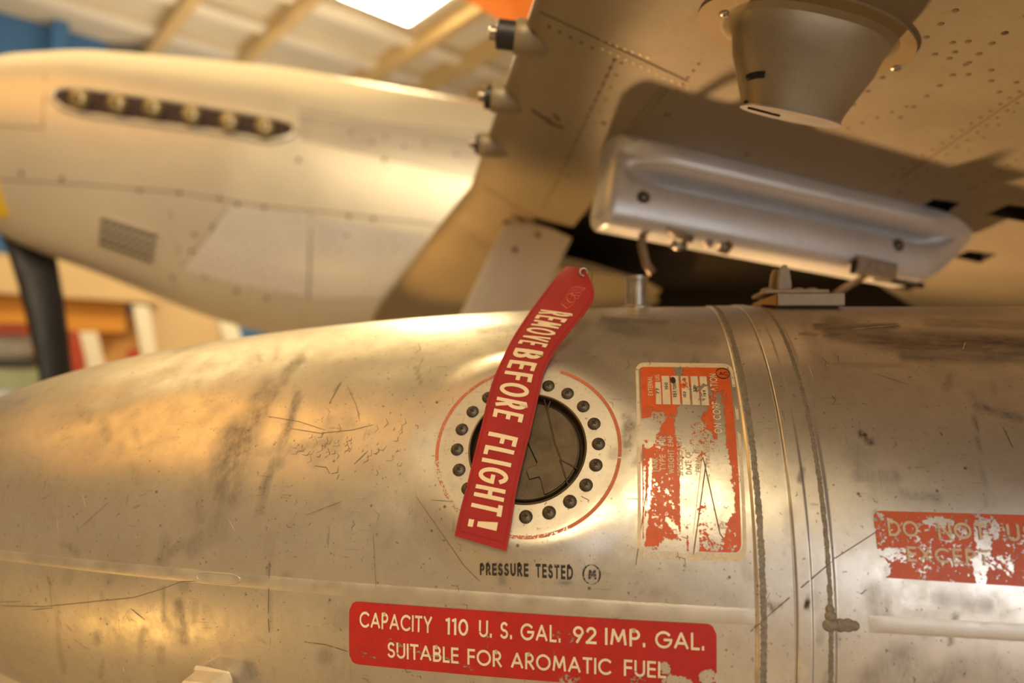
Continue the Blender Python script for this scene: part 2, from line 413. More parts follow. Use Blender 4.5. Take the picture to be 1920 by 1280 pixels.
# thin lines that follow the tank surface
def resample(pts, step):
    out = []
    for a_, b_ in zip(pts[:-1], pts[1:]):
        n_ = max(1, int(math.hypot(b_[0] - a_[0], b_[1] - a_[1]) / step))
        for i in range(n_): t = i / n_; out.append((a_[0] + (b_[0] - a_[0]) * t, a_[1] + (b_[1] - a_[1]) * t))
    out.append(tuple(pts[-1])); return out
class Surf:
    """flat artwork in its own plane laid onto a surface; q(u,v) gives surface coordinates"""
    def __init__(s, q, fn, off): s.q = q; s.fn = fn; s.off = off; s.V = []; s.F = []; s.UV = []
    def poly(s, pts):
        n = len(s.UV); s.UV += list(pts); s.F.append(tuple(range(n, n + len(pts))))
    def stroke(s, pts, w, closed=False):
        pts = [np.array(p, float) for p in pts]; m_ = len(pts); n = len(s.UV)
        for i in range(m_):
            if closed: t0 = pts[i] - pts[i - 1]; t1 = pts[(i + 1) % m_] - pts[i]
            else:
                t0 = pts[i] - pts[i - 1] if i > 0 else pts[1] - pts[0]; t1 = pts[i + 1] - pts[i] if i < m_ - 1 else t0
            t0 = t0 / (np.linalg.norm(t0) + 1e-12); t1 = t1 / (np.linalg.norm(t1) + 1e-12)
            n0 = np.array([-t0[1], t0[0]]); n1 = np.array([-t1[1], t1[0]]); b = n0 + n1; lb = b @ b
            mt = n0 if lb < .2 else b * (2 / lb) if lb > .9 else b / math.sqrt(lb)
            ww = w[i] if isinstance(w, (list, tuple)) else w
            s.UV += [tuple(pts[i] + mt * ww / 2), tuple(pts[i] - mt * ww / 2)]
        for i in range(m_ if closed else m_ - 1):
            j = (i + 1) % m_; s.F.append((n + 2 * i, n + 2 * i + 1, n + 2 * j + 1, n + 2 * j))
    def build(s, name, mat, parent, wear=None, label=None):
        uv = np.array(s.UV, float); q = s.q(uv[:, 0], uv[:, 1]); P = s.fn(q[0], q[1], s.off)
        at = {'wear': wear(uv[:, 0], uv[:, 1])} if wear is not None else {'wear': np.zeros(len(P))}
        return mesh(name, P, s.F, mat, parent, True, attrs=at, label=label)
def quadmap(corners, inv):
    """corners in pixels: (u0v0),(u1v0),(u1v1),(u0v1), v up"""
    c = np.array([inv(*p) for p in corners])
    def q(u, v):
        u = np.asarray(u)[..., None]; v = np.asarray(v)[..., None]
        r = (1 - u) * (1 - v) * c[0] + u * (1 - v) * c[1] + u * v * c[2] + (1 - u) * v * c[3]
        return r[..., 0], r[..., 1]
    return q
# scratches and pits (surface marks of the shell)
M_SCR = paper_paint('scratch_mark', (.20, .145, .09), .6, amp=.8, sc=300); M_SCRL = paper_paint('bright_scratch', (.66, .56, .44), .5, amp=.7, sc=300)
ident = lambda c: (lambda u, v: (np.array([p[0] for p in c]), np.array([p[1] for p in c])))
def marks(name, lines, mat, off=.0004):
    VV = []; FF = []; wr = []
    for pts, wpx in lines:
        P = [TI(*p) for p in resample(pts, 14)]
        if len(P) < 2: continue
        sp = wpx * .00058
        u = np.array([[p[0], p[1] * RT] for p in P]); t = np.gradient(u, axis=0); t /= np.linalg.norm(t, axis=1, keepdims=True) + 1e-12
        nn = np.stack([-t[:, 1], t[:, 0]], 1); tap = np.sqrt(np.clip(np.minimum(np.arange(len(u)) + .4, len(u) - .6 - np.arange(len(u))), .05, 1.5) / 1.5)[:, None]
        A = u + nn * sp / 2 * tap; B = u - nn * sp / 2 * tap; n0 = len(VV)
        Q = np.stack([A, B], 1).reshape(-1, 2); VV += list(TS(Q[:, 0], Q[:, 1] / RT, off)); wr += [random.uniform(.2, .45)] * len(Q)
        for i in range(len(P) - 1): FF.append((n0 + 2 * i, n0 + 2 * i + 1, n0 + 2 * i + 3, n0 + 2 * i + 2))
    o = mesh(name, VV, FF, mat, tank, True, attrs={'wear': wr}); return o
SL = [([(0, 1135), (80, 1137), (150, 1130), (250, 1120), (300, 1105), (340, 1090), (370, 1089)], 1.6), ([(0, 1128), (40, 1127)], 1.4), ([(60, 1143), (100, 1139)], 2), ([(245, 1140), (272, 1162)], 1.6), ([(503, 1160), (505, 1185)], 2.5),
      ([(570, 1203), (610, 1208), (652, 1221)], 1.5), ([(505, 1050), (503, 1150)], 1.5), ([(545, 803), (600, 812), (660, 806), (700, 796)], 1.3), ([(500, 780), (560, 790), (610, 806)], 1.2), ([(640, 716), (618, 755)], 2), ([(640, 716), (625, 735)], 2.5),
      ([(590, 873), (612, 876), (618, 888)], 2), ([(636, 889), (632, 898)], 2.5), ([(664, 870), (690, 845)], 1.8), ([(650, 720), (668, 760), (675, 790)], 1.1), ([(575, 965), (640, 940)], 1.5), ([(1325, 860), (1300, 1040)], 2), ([(1318, 856), (1350, 1000), (1372, 1032)], 2),
      ([(1215, 900), (1192, 1060)], 1.6), ([(1560, 1050), (1700, 960)], 1.3), ([(1445, 1150), (1560, 1052)], 1.6), ([(1400, 1190), (1445, 1150)], 1.3), ([(780, 930), (870, 1060), (900, 1090)], 1.1), ([(810, 937), (850, 940)], 1.3), ([(1090, 930), (1105, 938)], 2),
      ([(1175, 935), (1215, 935)], 1.1), ([(700, 1000), (705, 1100)], 1.0), ([(205, 940), (150, 990)], 1.0), ([(1640, 700), (1700, 720)], 1.0), ([(1830, 790), (1835, 810)], 2), ([(1880, 800), (1900, 840)], 1.3)]
for i in range(110):
    x0 = random.uniform(560, 760) if i < 55 else random.uniform(500, 1900); y0 = random.gauss(830, 22) if i < 55 else random.uniform(640, 1270)
    L = random.uniform(6, 22); a_ = random.uniform(.9, 2.2) if i < 55 else random.uniform(0, 3.1)
    if not (840 < x0 < 1140 and 690 < y0 < 1000): SL.append(([(x0, y0), (x0 + L * math.cos(a_) * .6, y0 + L * math.sin(a_) * .6), (x0 + L * math.cos(a_ + .6), y0 + L * math.sin(a_ + .6))], random.uniform(.8, 1.7)))
marks('scratch_marks', SL, M_SCR)['kind'] = 'stuff'
SB = [([(1460, 618), (1500, 614)], 2), ([(1595, 618), (1690, 609)], 2), ([(1805, 655), (1810, 642)], 2.5), ([(1515, 685), (1525, 708)], 2), ([(232, 1250), (234, 1258)], 4), ([(1325, 780), (1300, 1000)], 1), ([(1050, 1030), (1055, 1060)], 1.2)]
for i in range(26):
    x0 = random.uniform(100, 1880); y0 = random.uniform(690, 1260); a_ = random.uniform(0, 3.1); L = random.uniform(10, 30)
    if not (840 < x0 < 1140 and 690 < y0 < 1000): SB.append(([(x0, y0), (x0 + L * math.cos(a_), y0 + L * math.sin(a_))], 1.0))
marks('bright_scratch_marks', SB, M_SCRL, .0005)['kind'] = 'stuff'

# weld beads round the collar, and the horizontal seam
def ring_weld(x0, x1, h, name):
    A = np.linspace(-math.pi, math.pi, 900); U = np.linspace(0, 1, 9); V = []
    jit = .0006 * (np.sin(A * 61) * .4 + np.sin(A * 143 + 1) * .3 + RNG.normal(0, .35, len(A)))
    for a_, j in zip(A, jit):
        u = x0 + (x1 - x0) * U + j * (np.abs(U - .5) * 2) ** 2 * np.sign(U - .5)
        hh = h * (1 - (2 * U - 1) ** 2) * RNG.uniform(.6, 1.2, len(U)) - .0003
        V.append(TS(u, np.full(len(U), a_), hh))
    V = np.array(V).reshape(-1, 3); mesh(name, V, grid_faces(900, 9), M_WELD, tank, True)
ring_weld(XG - .0335, XG - .0245, .0006, 'weld_bead'); ring_weld(XG + .0258, XG + .0325, .0006, 'weld_bead')
mesh('collar_gap', TS(*[a.reshape(-1) for a in np.meshgrid(XG + np.array([-.0004, .0004]), np.linspace(-math.pi, math.pi, 400), indexing='ij')], -.0004 * 0 + .0002).reshape(-1, 3), grid_faces(2, 400), M_GAP, tank)
AS = .0501
def seam(x0, x1, h, name='seam_strip', wd=.0062):
    n_ = int((x1 - x0) / .004) + 2; X = np.linspace(x0, x1, n_); U = np.array([-1.35, -1, -.75, 0, .75, 1, 1.35]); Hh = np.array([-.2, .35, 1, .8, 1, .35, -.2]) * h; V = []
    for x_ in X:
        fl = min(1, (x_ - x0) / .01 + .1, (x1 - x_) / .01 + .1); j = RNG.normal(0, .03, len(U))
        V.append(TS(np.full(len(U), x_), AS + (U + j) * wd / RT, Hh * fl))
    mesh(name, np.array(V).reshape(-1, 3), grid_faces(n_, len(U)), M_SEAM, tank, True)
seam(XS - LN * .93, XG - .036, .0006); seam(XG + .062, 1.6, .0007)
# welded repair spot on the right bead and small oval patch on the seam
_b = MB()
for (px, py, r) in ((1556, 1142, .004), (1557, 1155, .005), (1554, 1172, .0055), (1562, 1172, .005), (1575, 1172, .006), (1590, 1172, .006), (1602, 1173, .0045)):
    x_, a_ = TI(px, py); P = TS(np.array([x_]), np.array([a_]), .0)[0]; N = TS(np.array([x_]), np.array([a_]), .01)[0] - P
    _b.lathe(P, N, [(r * 1.1, -.0005), (r * .95, .0006), (r * .6, .0013), (r * .2, .0016)], 14)
_b.build('weld_repair', M_WELD, tank, True)
x_, a_ = TI(410, 1083); _b = MB(); PTS = []
for k in range(40):
    t = 2 * math.pi * k / 40; PTS.append(TS(np.array([x_ + .026 * math.copysign(abs(math.cos(t)) ** .5, math.cos(t))]), np.array([a_ + .0055 / RT * math.copysign(abs(math.sin(t)) ** .7, math.sin(t)) - .02 * math.cos(t) * 0]), .0008)[0])
_b.tube(PTS, .0006, 6, closed=True); _b.build('seam_patch', M_SEAM, tank, True)

# ------------------------------------------------------------------ filler: recess, cap, screws, red circle
def CPt(r, ang, h=0.0): return CP + CT * r * math.cos(ang) + CB * r * math.sin(ang) + CN * h
def C2(px, py, h=0.0):     # pixel -> local coordinates in the filler plane
    d = ray(px, py); o = CP + CN * h; t = ((o - CAMLOC) @ CN) / (d @ CN); q = CAMLOC + d * t - o; return q @ CT, q @ CB
_b = MB(); _b.lathe(CP, CN, [(CAPR + .0016, .0002), (CAPR + .0010, .0010), (CAPR - .0002, .0008), (CAPR - .0008, 0), (CAPR - .001, -.010), (CAPR - .0035, -.0125)], 96, cap=False, xdir=CT)
_b.lathe(CP, CN, [(CAPR - .001, -.030), (CAPR - .001, -.012)], 96, 1, cap=True, xdir=CT)
filler = _b.build('filler_recess', [M_RIM, M_GAP], tank, True, auto=40)
_b = MB(); CR_ = CAPR - .0055
_b.lathe(CP, CN, [(CR_, -.016), (CR_, -.0085), (CR_ - .0012, -.0072), (.001, -.0068)], 96, xdir=CT)
cap = _b.build('filler_cap', M_CAP, tank, True, auto=35)
Z0, Z1 = -.0069, -.0046
zig = [C2(*p, Z1) for p in ((962, 735), (975, 770), (985, 820), (1007, 866), (1004, 872), (990, 876), (987, 884), (992, 898), (1010, 893), (1013, 897), (1024, 936))]
a0 = math.atan2(zig[-1][1], zig[-1][0]); a1 = math.atan2(zig[0][1], zig[0][0])
rr = CR_ - .002; arc = [(rr * math.cos(t), rr * math.sin(t)) for t in np.linspace(a0, a1, 50)]
poly = [(x, y) if math.hypot(x, y) < rr else (x * rr / math.hypot(x, y), y * rr / math.hypot(x, y)) for x, y in zig[1:-1]]
PL = [CP + CT * x + CB * y + CN * Z0 for x, y in arc + poly]
_b = MB(); _b.prism(PL, CN * (Z1 - Z0)); lf = _b.build('cap_lever', M_CAP, cap, False)
bv = lf.modifiers.new('b', 'BEVEL'); bv.width = .0006; bv.segments = 2; bv.limit_method = 'ANGLE'
_b = MB()
for pts in (((1016, 735), (1026, 770), (1040, 830), (1052, 862), (1085, 880)), ((1050, 862), (1062, 900), (1068, 915)), ((1035, 742), (1026, 770))):
    P = [CP + CT * q[0] + CB * q[1] + CN * (Z1 + .0002) for q in [C2(*p, Z1) for p in resample(pts, 8)]]
    _b.tube(P, .0009, 6)
_b.build('cap_crease', M_CAP, cap, True)
_b = MB()
_b.tube([CP + CT * q[0] + CB * q[1] + CN * (Z0 + .0003) for q in [C2(*p, Z0) for p in ((1007, 868), (985, 820), (975, 770), (962, 735))]], .0006, 6); _b.build('cap_slot', M_GAP, cap, True)
# one pan head screw with a crossed slot, copied round the ring
def screw_mesh():
    b = MB(); r = .0063
    b.lathe((0, 0, 0), (0, 0, 1), [(r * 1.08, -.0008), (r * 1.08, .0006), (r * .98, .0016), (r * .8, .0026), (r * .45, .0032), (.0003, .0034)], 28, 0)
    for a_ in (0, math.pi / 2):
        c, s = math.cos(a_), math.sin(a_); b.box((0, 0, .0033), (c * r * .40, s * r * .40, 0), (-s * .0006, c * .0006, 0), (0, 0, .0006), 1)
    b.lathe((0, 0, 0), (0, 0, 1), [(.0011, .0030), (.0009, .0040)], 12, 1)
    return b
_sb = screw_mesh()
scr0 = mesh('screw', _sb.V, _sb.F, [M_SCREW, M_SCREWD], None, True, _sb.M, auto=50)
Rm = Matrix((CT, CB, CN)).transposed().to_4x4()
for k in range(20):
    a_ = math.radians(3 + 18 * k); o = scr0 if k == 0 else scr0.copy()
    if k: COL.objects.link(o)
    o.parent = tank; mm = Rm @ Matrix.Rotation(random.uniform(0, 1.5), 4, 'Z'); mm.translation = Vector(CPt(.0740, a_, .0004) - np.array([0, 0, TZ]))
    o.matrix_local = mm
def ringart(r0, name, mat, a_from, a_to, w, wear):
    A = np.linspace(a_from, a_to, 220); V = []; wr = []
    for t in A:
        for r in (r0 - w / 2, r0 + w / 2):
            x_ = CX + r * math.cos(t); aa = CA + r * math.sin(t) / RA; V.append((x_, aa)); wr.append(wear(t))
    V = np.array(V); mesh(name, TS(V[:, 0], V[:, 1], .0004), grid_faces(220, 2), mat, tank, True, attrs={'wear': wr})
def cwear(t):
    d = math.degrees(t) % 360
    if d < 70: return .18
    if d < 112: return .9
    if d < 190: return .32
    if d < 250: return .52
    if d < 300: return .42
    return .12
ringart(.0955, 'red_circle', M_CIRC, -.1, 2 * math.pi - .12, .0036, lambda t: cwear(t) + .05)

# ------------------------------------------------------------------ a monoline alphabet drawn as strokes
def arc_(cx, cy, rx, ry, a0, a1, n=14): return [(cx + rx * math.cos(math.radians(a0 + (a1 - a0) * i / n)), cy + ry * math.sin(math.radians(a0 + (a1 - a0) * i / n))) for i in range(n + 1)]
GL = {
 'A': (.84, [[(.0, 0), (.42, 1)], [(.42, 1), (.84, 0)], [(.17, .32), (.67, .32)]]),
 'B': (.56, [[(0, 0), (0, 1)], [(0, 1), (.28, 1)] + arc_(.28, .76, .24, .24, 90, -90) + [(0, .52)], [(0, .52), (.28, .52)] + arc_(.28, .26, .28, .26, 90, -90) + [(0, 0)]]),
 'C': (.86, [arc_(.5, .5, .5, .5, 48, 312, 24)]),
 'D': (.74, [[(0, 0), (0, 1), (.28, 1)] + arc_(.28, .5, .46, .5, 90, -90, 20) + [(0, 0)]]),
 'E': (.48, [[(0, 0), (0, 1)], [(0, 1), (.48, 1)], [(0, .52), (.46, .52)], [(0, 0), (.48, 0)]]),
 'F': (.46, [[(0, 0), (0, 1)], [(0, 1), (.46, 1)], [(0, .52), (.44, .52)]]),
 'G': (.96, [arc_(.5, .5, .5, .5, 45, 360, 26) + [(.58, .5)]]),
 'H': (.68, [[(0, 0), (0, 1)], [(.68, 0), (.68, 1)], [(0, .52), (.68, .52)]]),
 'I': (.0, [[(0, 0), (0, 1)]]),
 'K': (.58, [[(0, 0), (0, 1)], [(.54, 1), (.02, .5)], [(.14, .6), (.58, 0)]]),
 'L': (.42, [[(0, 1), (0, 0), (.42, 0)]]),
 'M': (.9, [[(.0, 0), (.12, 1)], [(.12, 1), (.45, .22)], [(.45, .22), (.78, 1)], [(.78, 1), (.9, 0)]]),
 'N': (.70, [[(0, 0), (0, 1)], [(0, 1), (.70, 0)], [(.70, 0), (.70, 1)]]),
 'O': (1.0, [arc_(.5, .5, .5, .5, 0, 360, 30)]),
 'P': (.52, [[(0, 0), (0, 1)], [(0, 1), (.26, 1)] + arc_(.26, .73, .26, .27, 90, -90) + [(0, .46)]]),
 'R': (.56, [[(0, 0), (0, 1)], [(0, 1), (.26, 1)] + arc_(.26, .73, .26, .27, 90, -90) + [(0, .46)], [(.24, .46), (.56, 0)]]),
 'S': (.52, [arc_(.27, .745, .235, .255, 40, 250, 14) + arc_(.26, .245, .26, .25, 70, -150, 14)]),
 'T': (.58, [[(0, 1), (.58, 1)], [(.29, 1), (.29, 0)]]),
 'U': (.62, [[(0, 1), (0, .3)] + arc_(.31, .31, .31, .31, 180, 360) + [(.62, 1)]]),
 'V': (.72, [[(0, 1), (.36, 0)], [(.36, 0), (.72, 1)]]),
 'W': (1.1, [[(0, 1), (.28, 0)], [(.28, 0), (.55, .95)], [(.55, .95), (.82, 0)], [(.82, 0), (1.1, 1)]]),
 'X': (.66, [[(0, 0), (.66, 1)], [(0, 1), (.66, 0)]]),
 'Y': (.66, [[(0, 1), (.33, .48)], [(.66, 1), (.33, .48)], [(.33, .48), (.33, 0)]]),
 '0': (.56, [arc_(.28, .5, .28, .5, 0, 360, 26)]),
 '1': (.16, [[(0, .93), (.16, 1)], [(.16, 1), (.16, 0)]]),
 '2': (.54, [arc_(.27, .72, .25, .27, 165, -35, 14) + [(0, 0)], [(0, 0), (.54, 0)]]),
 '9': (.54, [arc_(.27, .7, .27, .29, 0, 360, 22), [(.53, .62), (.2, 0)]]),
 '7': (.5, [[(0, 1), (.5, 1)], [(.5, 1), (.15, 0)]]),
 '5': (.5, [[(.46, 1), (.1, 1), (.05, .56)] + arc_(.22, .3, .28, .3, 110, -140, 14)]),
 '.': (.0, [[(0, .0), (0, .12)]]), '-': (.34, [[(0, .48), (.34, .48)]]), "'": (.0, [[(0, 1), (0, .75)]]),
 '!': (.0, [[(0, 1), (0, .30)], [(0, .0), (0, .12)]]), ' ': (.22, []),
}
def text_width(s, wt=.16, sp=.16, cw=1.0): return sum(GL[c][0] * cw + wt + sp for c in s) - sp
def text(surf, s, u0, v0, h, wt=.16, sp=.16, cw=1.0, fit=None, asp=1.0, tr=None, sub=0):
    """baseline from (u0,v0) along +u; h = cap height in v units; asp = u units per v unit"""
    tw = text_width(s, wt, sp, cw); k = 1.0
    if fit: k = fit / (tw * h * asp)
    x = wt / 2
    for c in s:
        w_, strokes = GL[c]
        for st in strokes:
            st2 = [((x + p[0] * cw), wt / 2 + p[1] * (1 - wt)) for p in st]
            if c in 'AVWMNKXY' or (c == '1' and st[0][1] != st[0][0]): pass
            # end caps so that joints close
            q = [np.array(p) for p in st2]
            if not (abs(q[0][0] - q[-1][0]) < 1e-6 and abs(q[0][1] - q[-1][1]) < 1e-6):
                d0 = q[0] - q[1]; d1 = q[-1] - q[-2]; q[0] = q[0] + d0 / np.linalg.norm(d0) * wt / 2 * (.98 if c not in 'AVWMX' else .45); q[-1] = q[-1] + d1 / np.linalg.norm(d1) * wt / 2 * (.98 if c not in 'AVWMX' else .45)
            closed = len(q) > 20 and np.linalg.norm(q[0] - q[-1]) < 1e-6
            if closed: q = q[:-1]
            elif sub:
                q2 = []
                for a_, b_ in zip(q[:-1], q[1:]):
                    m2 = max(1, int(np.linalg.norm(b_ - a_) / sub)); q2 += [a_ + (b_ - a_) * i / m2 for i in range(m2)]
                q = q2 + [q[-1]]
            # stroke built in glyph space, then mapped
            tmp = Surf(None, None, 0); tmp.stroke(q, wt, closed); n = len(surf.UV)
            for (gx, gy) in tmp.UV:
                p = (u0 + gx * k * h * asp, v0 + gy * h); surf.UV.append(tr(*p) if tr else p)
            surf.F += [tuple(i + n for i in f) for f in tmp.F]
        x += w_ * cw + wt + sp
    return tw * h * asp * k

def rr_grid(surf, nu, nv, rad_u, rad_v):
    """rounded rectangle 0..1 x 0..1 as a fine grid (corner cells pulled in)"""
    n = len(surf.UV)
    for i in range(nu + 1):
        for j in range(nv + 1):
            u, v = i / nu, j / nv
            # squeeze v extents near the ends
            e = min(u, 1 - u)
            if e < rad_u: ins = rad_v * (1 - math.sqrt(max(0, 1 - (1 - e / rad_u) ** 2)))
            else: ins = 0
            surf.UV.append((u, ins + v * (1 - 2 * ins)))
    for i in range(nu):
        for j in range(nv):
            a_ = n + i * (nv + 1) + j; surf.F.append((a_, a_ + nv + 1, a_ + nv + 2, a_ + 1))
def blobs(lst, base=0.0):
    """wear field: (u,v,ru,rv,strength[,rot]) ellipses or polyline streaks ('l', pts, width, strength)"""
    def f(u, v):
        u = np.asarray(u, float); v = np.asarray(v, float); r = np.full(u.shape, base)
        for b in lst:
            if b[0] == 'l':
                d = seg_d(np.stack([u * b[4] if len(b) > 4 else u, v], 1), [((p[0] * b[4] if len(b) > 4 else p[0]), p[1]) for p in b[1]]); r = np.maximum(r, b[3] * (1 - sstep(b[2] * .5, b[2] * 1.5, d)))
            else:
                d = np.sqrt(((u - b[0]) / b[2]) ** 2 + ((v - b[1]) / b[3]) ** 2); r = np.maximum(r, b[4] * (1 - sstep(.7, 1.25, d)))
        return r
    return f

# -- red capacity placard
q = quadmap([(656, 1243), (1343, 1297), (1343, 1170), (656, 1126)], TI)
S = Surf(q, TS, .0005); rr_grid(S, 120, 24, .025, .14)
wr = blobs([('l', [(0.0, .18), (.06, .22), (.09, .12)], .03, .50, 5.0), ('l', [(.12, .45), (.2, .30), (.3, .22), (.36, .08)], .03, .55, 5.0), ('l', [(.20, .85), (.21, .5), (.21, .1)], .012, .5, 5.4), (.40, .6, .01, .2, .5), ('l', [(.25, .5), (.29, .12)], .01, .5, 5.4),
            (.16, .35, .03, .07, .42), (.055, .30, .02, .05, .46), (.06, .14, .03, .05, .46), (.04, .72, .012, .04, .44), (.06, .55, .012, .04, .44), (.90, .10, .05, .16, .58), (.87, .32, .02, .12, .6), (.80, .10, .03, .12, .5), (.98, .22, .03, .15, .62), (.60, .68, .05, .16, .43), (.56, .45, .04, .1, .42), (.84, .25, .04, .12, .42), (.62, .05, .04, .1, .5), (.5, .4, .6, .8, .22), (.70, .15, .08, .12, .36)], .2)
pl = S.build('capacity_placard', M_REDP, tank, wr, 'red painted capacity placard')
S = Surf(q, TS, .0009); A_ = .185
text(S, 'CAPACITY', .032, .61, .25, .155, .13, .92, fit=.212, asp=A_); text(S, '110', .283, .61, .25, .16, .15, 1, fit=.064, asp=A_); text(S, 'U. S. GAL.', .377, .61, .25, .155, .16, .95, fit=.222, asp=A_)
text(S, '92', .632, .62, .25, .16, .14, 1, fit=.062, asp=A_); text(S, 'IMP.', .716, .62, .25, .155, .16, .95, fit=.104, asp=A_); text(S, 'GAL.', .845, .62, .25, .155, .14, .95, fit=.124, asp=A_)
text(S, 'SUITABLE', .115, .17, .25, .155, .13, .95, fit=.205, asp=A_); text(S, 'FOR', .345, .17, .25, .155, .13, .95, fit=.095, asp=A_); text(S, 'AROMATIC', .465, .17, .25, .155, .13, .92, fit=.268, asp=A_); text(S, 'FUEL', .765, .175, .25, .155, .14, .95, fit=.108, asp=A_)
S.build('lettering', M_CREAMP, pl, blobs([(.58, .7, .03, .12, .44), (.85, .25, .06, .12, .42), (.13, .3, .03, .2, .4)], .12), 'cream lettering CAPACITY 110 U. S. GAL. 92 IMP. GAL. SUITABLE FOR AROMATIC FUEL')

# -- orange data placard (reads bottom to top): plane u across, v up
q = quadmap([(1205, 1030), (1390, 1036), (1365, 690), (1200, 688)], TI)
S = Surf(q, TS, .0005)
rr_grid(S, 70, 130, .07, .035)
ow = blobs([(.44, .975, .06, .05, .75), (.44, .93, .05, .03, .7), ('l', [(.60, .80), (.62, .76), (.58, .66), (.72, .82)], .09, .62), (.70, .90, .12, .04, .45), (.85, .62, .055, .22, .82), (.9, .78, .06, .07, .5), (.55, .71, .16, .06, .9), (.45, .60, .10, .12, .85), (.62, .57, .10, .08, .62),
            (.36, .66, .06, .03, .5), (.10, .70, .12, .03, .45), (.18, .66, .10, .05, .56), (.08, .60, .14, .06, .82), (.06, .53, .10, .05, .7), (.20, .52, .10, .05, .5), (.50, .45, .12, .12, .66), (.70, .50, .16, .10, .58), (.76, .36, .18, .12, .92), (.58, .30, .15, .10, .95), (.50, .24, .06, .30, .70),
            (.80, .24, .16, .12, .98), (.62, .16, .08, .04, .66), (.60, .10, .12, .10, .50), (.75, .12, .12, .10, .64), (.83, .45, .10, .08, .7), (.42, .18, .035, .30, .84), (.55, .08, .03, .16, .7), (.30, .02, .16, .035, .75), (.12, .0, .14, .02, .6), (.72, .03, .14, .03, .6), (.02, .3, .012, .3, .6),
            ('l', [(.0, .0), (.06, .2), (.09, .42)], .018, .75), ('l', [(.26, .14), (.38, .07)], .025, .7), (.5, .5, .6, .55, .29), (.93, .35, .05, .4, .30), (.9, .06, .08, .1, .34), (.15, .9, .3, .12, .10), (.2, .2, .2, .2, .38)], .14)
plo = S.build('data_placard', M_ORANGE, tank, ow, 'worn orange data placard with white border')
# pale border line left round it
S = Surf(q, TS, .00045)
def rrline(u0, v0, u1, v1, ru, rv): return arc_(u1 - ru, v1 - rv, ru, rv, 0, 90, 6) + arc_(u0 + ru, v1 - rv, ru, rv, 90, 180, 6) + resample([(u0, v1 - rv), (u0, v0 + rv)], .04)[1:-1] + arc_(u0 + ru, v0 + rv, ru, rv, 180, 270, 6) + arc_(u1 - ru, v0 + rv, ru, rv, 270, 360, 6) + resample([(u1, v0 + rv), (u1, v1 - rv)], .04)[1:-1]
S.stroke(rrline(-.035, -.022, 1.035, 1.018, .09, .05), .035, True)
S.build('placard_border', M_CREAMW, tank, blobs([(.43, 1.02, .07, .03, .9), (.2, -.02, .3, .03, .6), (1.03, .8, .05, .07, .8), (1.03, .62, .05, .05, .7), (-.03, .55, .05, .06, .8)], .30))
S = Surf(q, TS, .0007)
for k in range(6):
    u0 = .145 + .125 * k if k == 0 else .21 + .118 * (k - 0) * 1.0 - .0 + 0
UB = [(.165, .225, .735, .885), (.24, .325, .735, .93), (.345, .43, .735, .93), (.455, .54, .735, .93), (.565, .645, .735, .93), (.665, .745, .735, .93)]
for (u0, u1, v0, v1) in UB:
    n = len(S.UV)
    for i in range(3):
        for j in range(11): S.UV.append((u0 + (u1 - u0) * i / 2, v0 + (v1 - v0) * j / 10))
    for i in range(2):
        for j in range(10): a_ = n + i * 11 + j; S.F.append((a_, a_ + 11, a_ + 12, a_ + 1))
boxw = blobs([(.50, .89, .05, .03, .6), (.48, .86, .06, .03, .6), (.60, .87, .03, .02, .5), (.62, .84, .05, .03, .6), (.62, .80, .02, .03, .5), (.72, .87, .05, .02, .6), (.68, .78, .05, .02, .6), (.66, .83, .02, .05, .6)], .16)
S.build('data_box', M_CREAMW, plo, boxw)['label'] = 'six cream filling-in boxes'
S = Surf(q, TS, .0009); tr = lambda a_, b_: (1 - b_, a_)   # text runs up the placard
AP = 185 / 345.0
def vt(s, u, v, h, fit): text(S, s, v, 1 - u, h, .17, .15, .9, fit=fit, asp=AP, tr=lambda a_, b_: (1 - b_, a_))
vt('EXTERNAL', .135, .79, .055, .135); vt('LBS.', .215, .895, .05, .045)
vt('TANK - FUEL', .165, .38 - .02, .062, .17); vt('TYPE - FULL', .245, .37, .062, .20); vt('WEIGHT EMPTY', .335, .355, .062, .24); vt('SPECIFICATION NO.', .43, .345, .062, .28); vt('DATE OF', .52, .355, .062, .12); vt('SERIAL NO.', .62, .35, .06, .17); vt('MODEL', .66, .55, .05, .08)
vt('MANUFACTURER', .72, .34, .055, .2)
vt('ON CORPORATION', .86, .57, .085, .38); vt('P', .86, .105, .075, .03)
S.build('lettering', M_CREAMW, plo, blobs([(.83, .80, .07, .06, .62), (.2, .62, .25, .09, .7), (.1, .5, .1, .04, .8), (.7, .3, .15, .12, .62), (.5, .66, .1, .1, .7)], .10), 'cream lettering')
S = Surf(q, TS, .0011)
S.stroke(arc_(.93, .955, .075, .038, 0, 359, 26), .007, True); text(S, 'AC', .89, .94, .026, .14, .12, .9, asp=1 / AP)
for (u, v) in ((.365, .90), (.368, .895)): S.stroke(arc_(u, v, .02, .012, 0, 359, 10), .018, True)
vt('151', .395, .78, .04, .04); vt('7250', .395, .83, .035, .05); vt('150', .305, .83, .035, .05); vt('77', .205, .80, .035, .04); vt('12', .62, .82, .035, .03); vt('11', .72, .80, .03, .03); vt('152', .50, .78, .03, .04)
S.build('stamped_marks', M_STAMP, plo, blobs([], .34), 'black hand stamped marks')

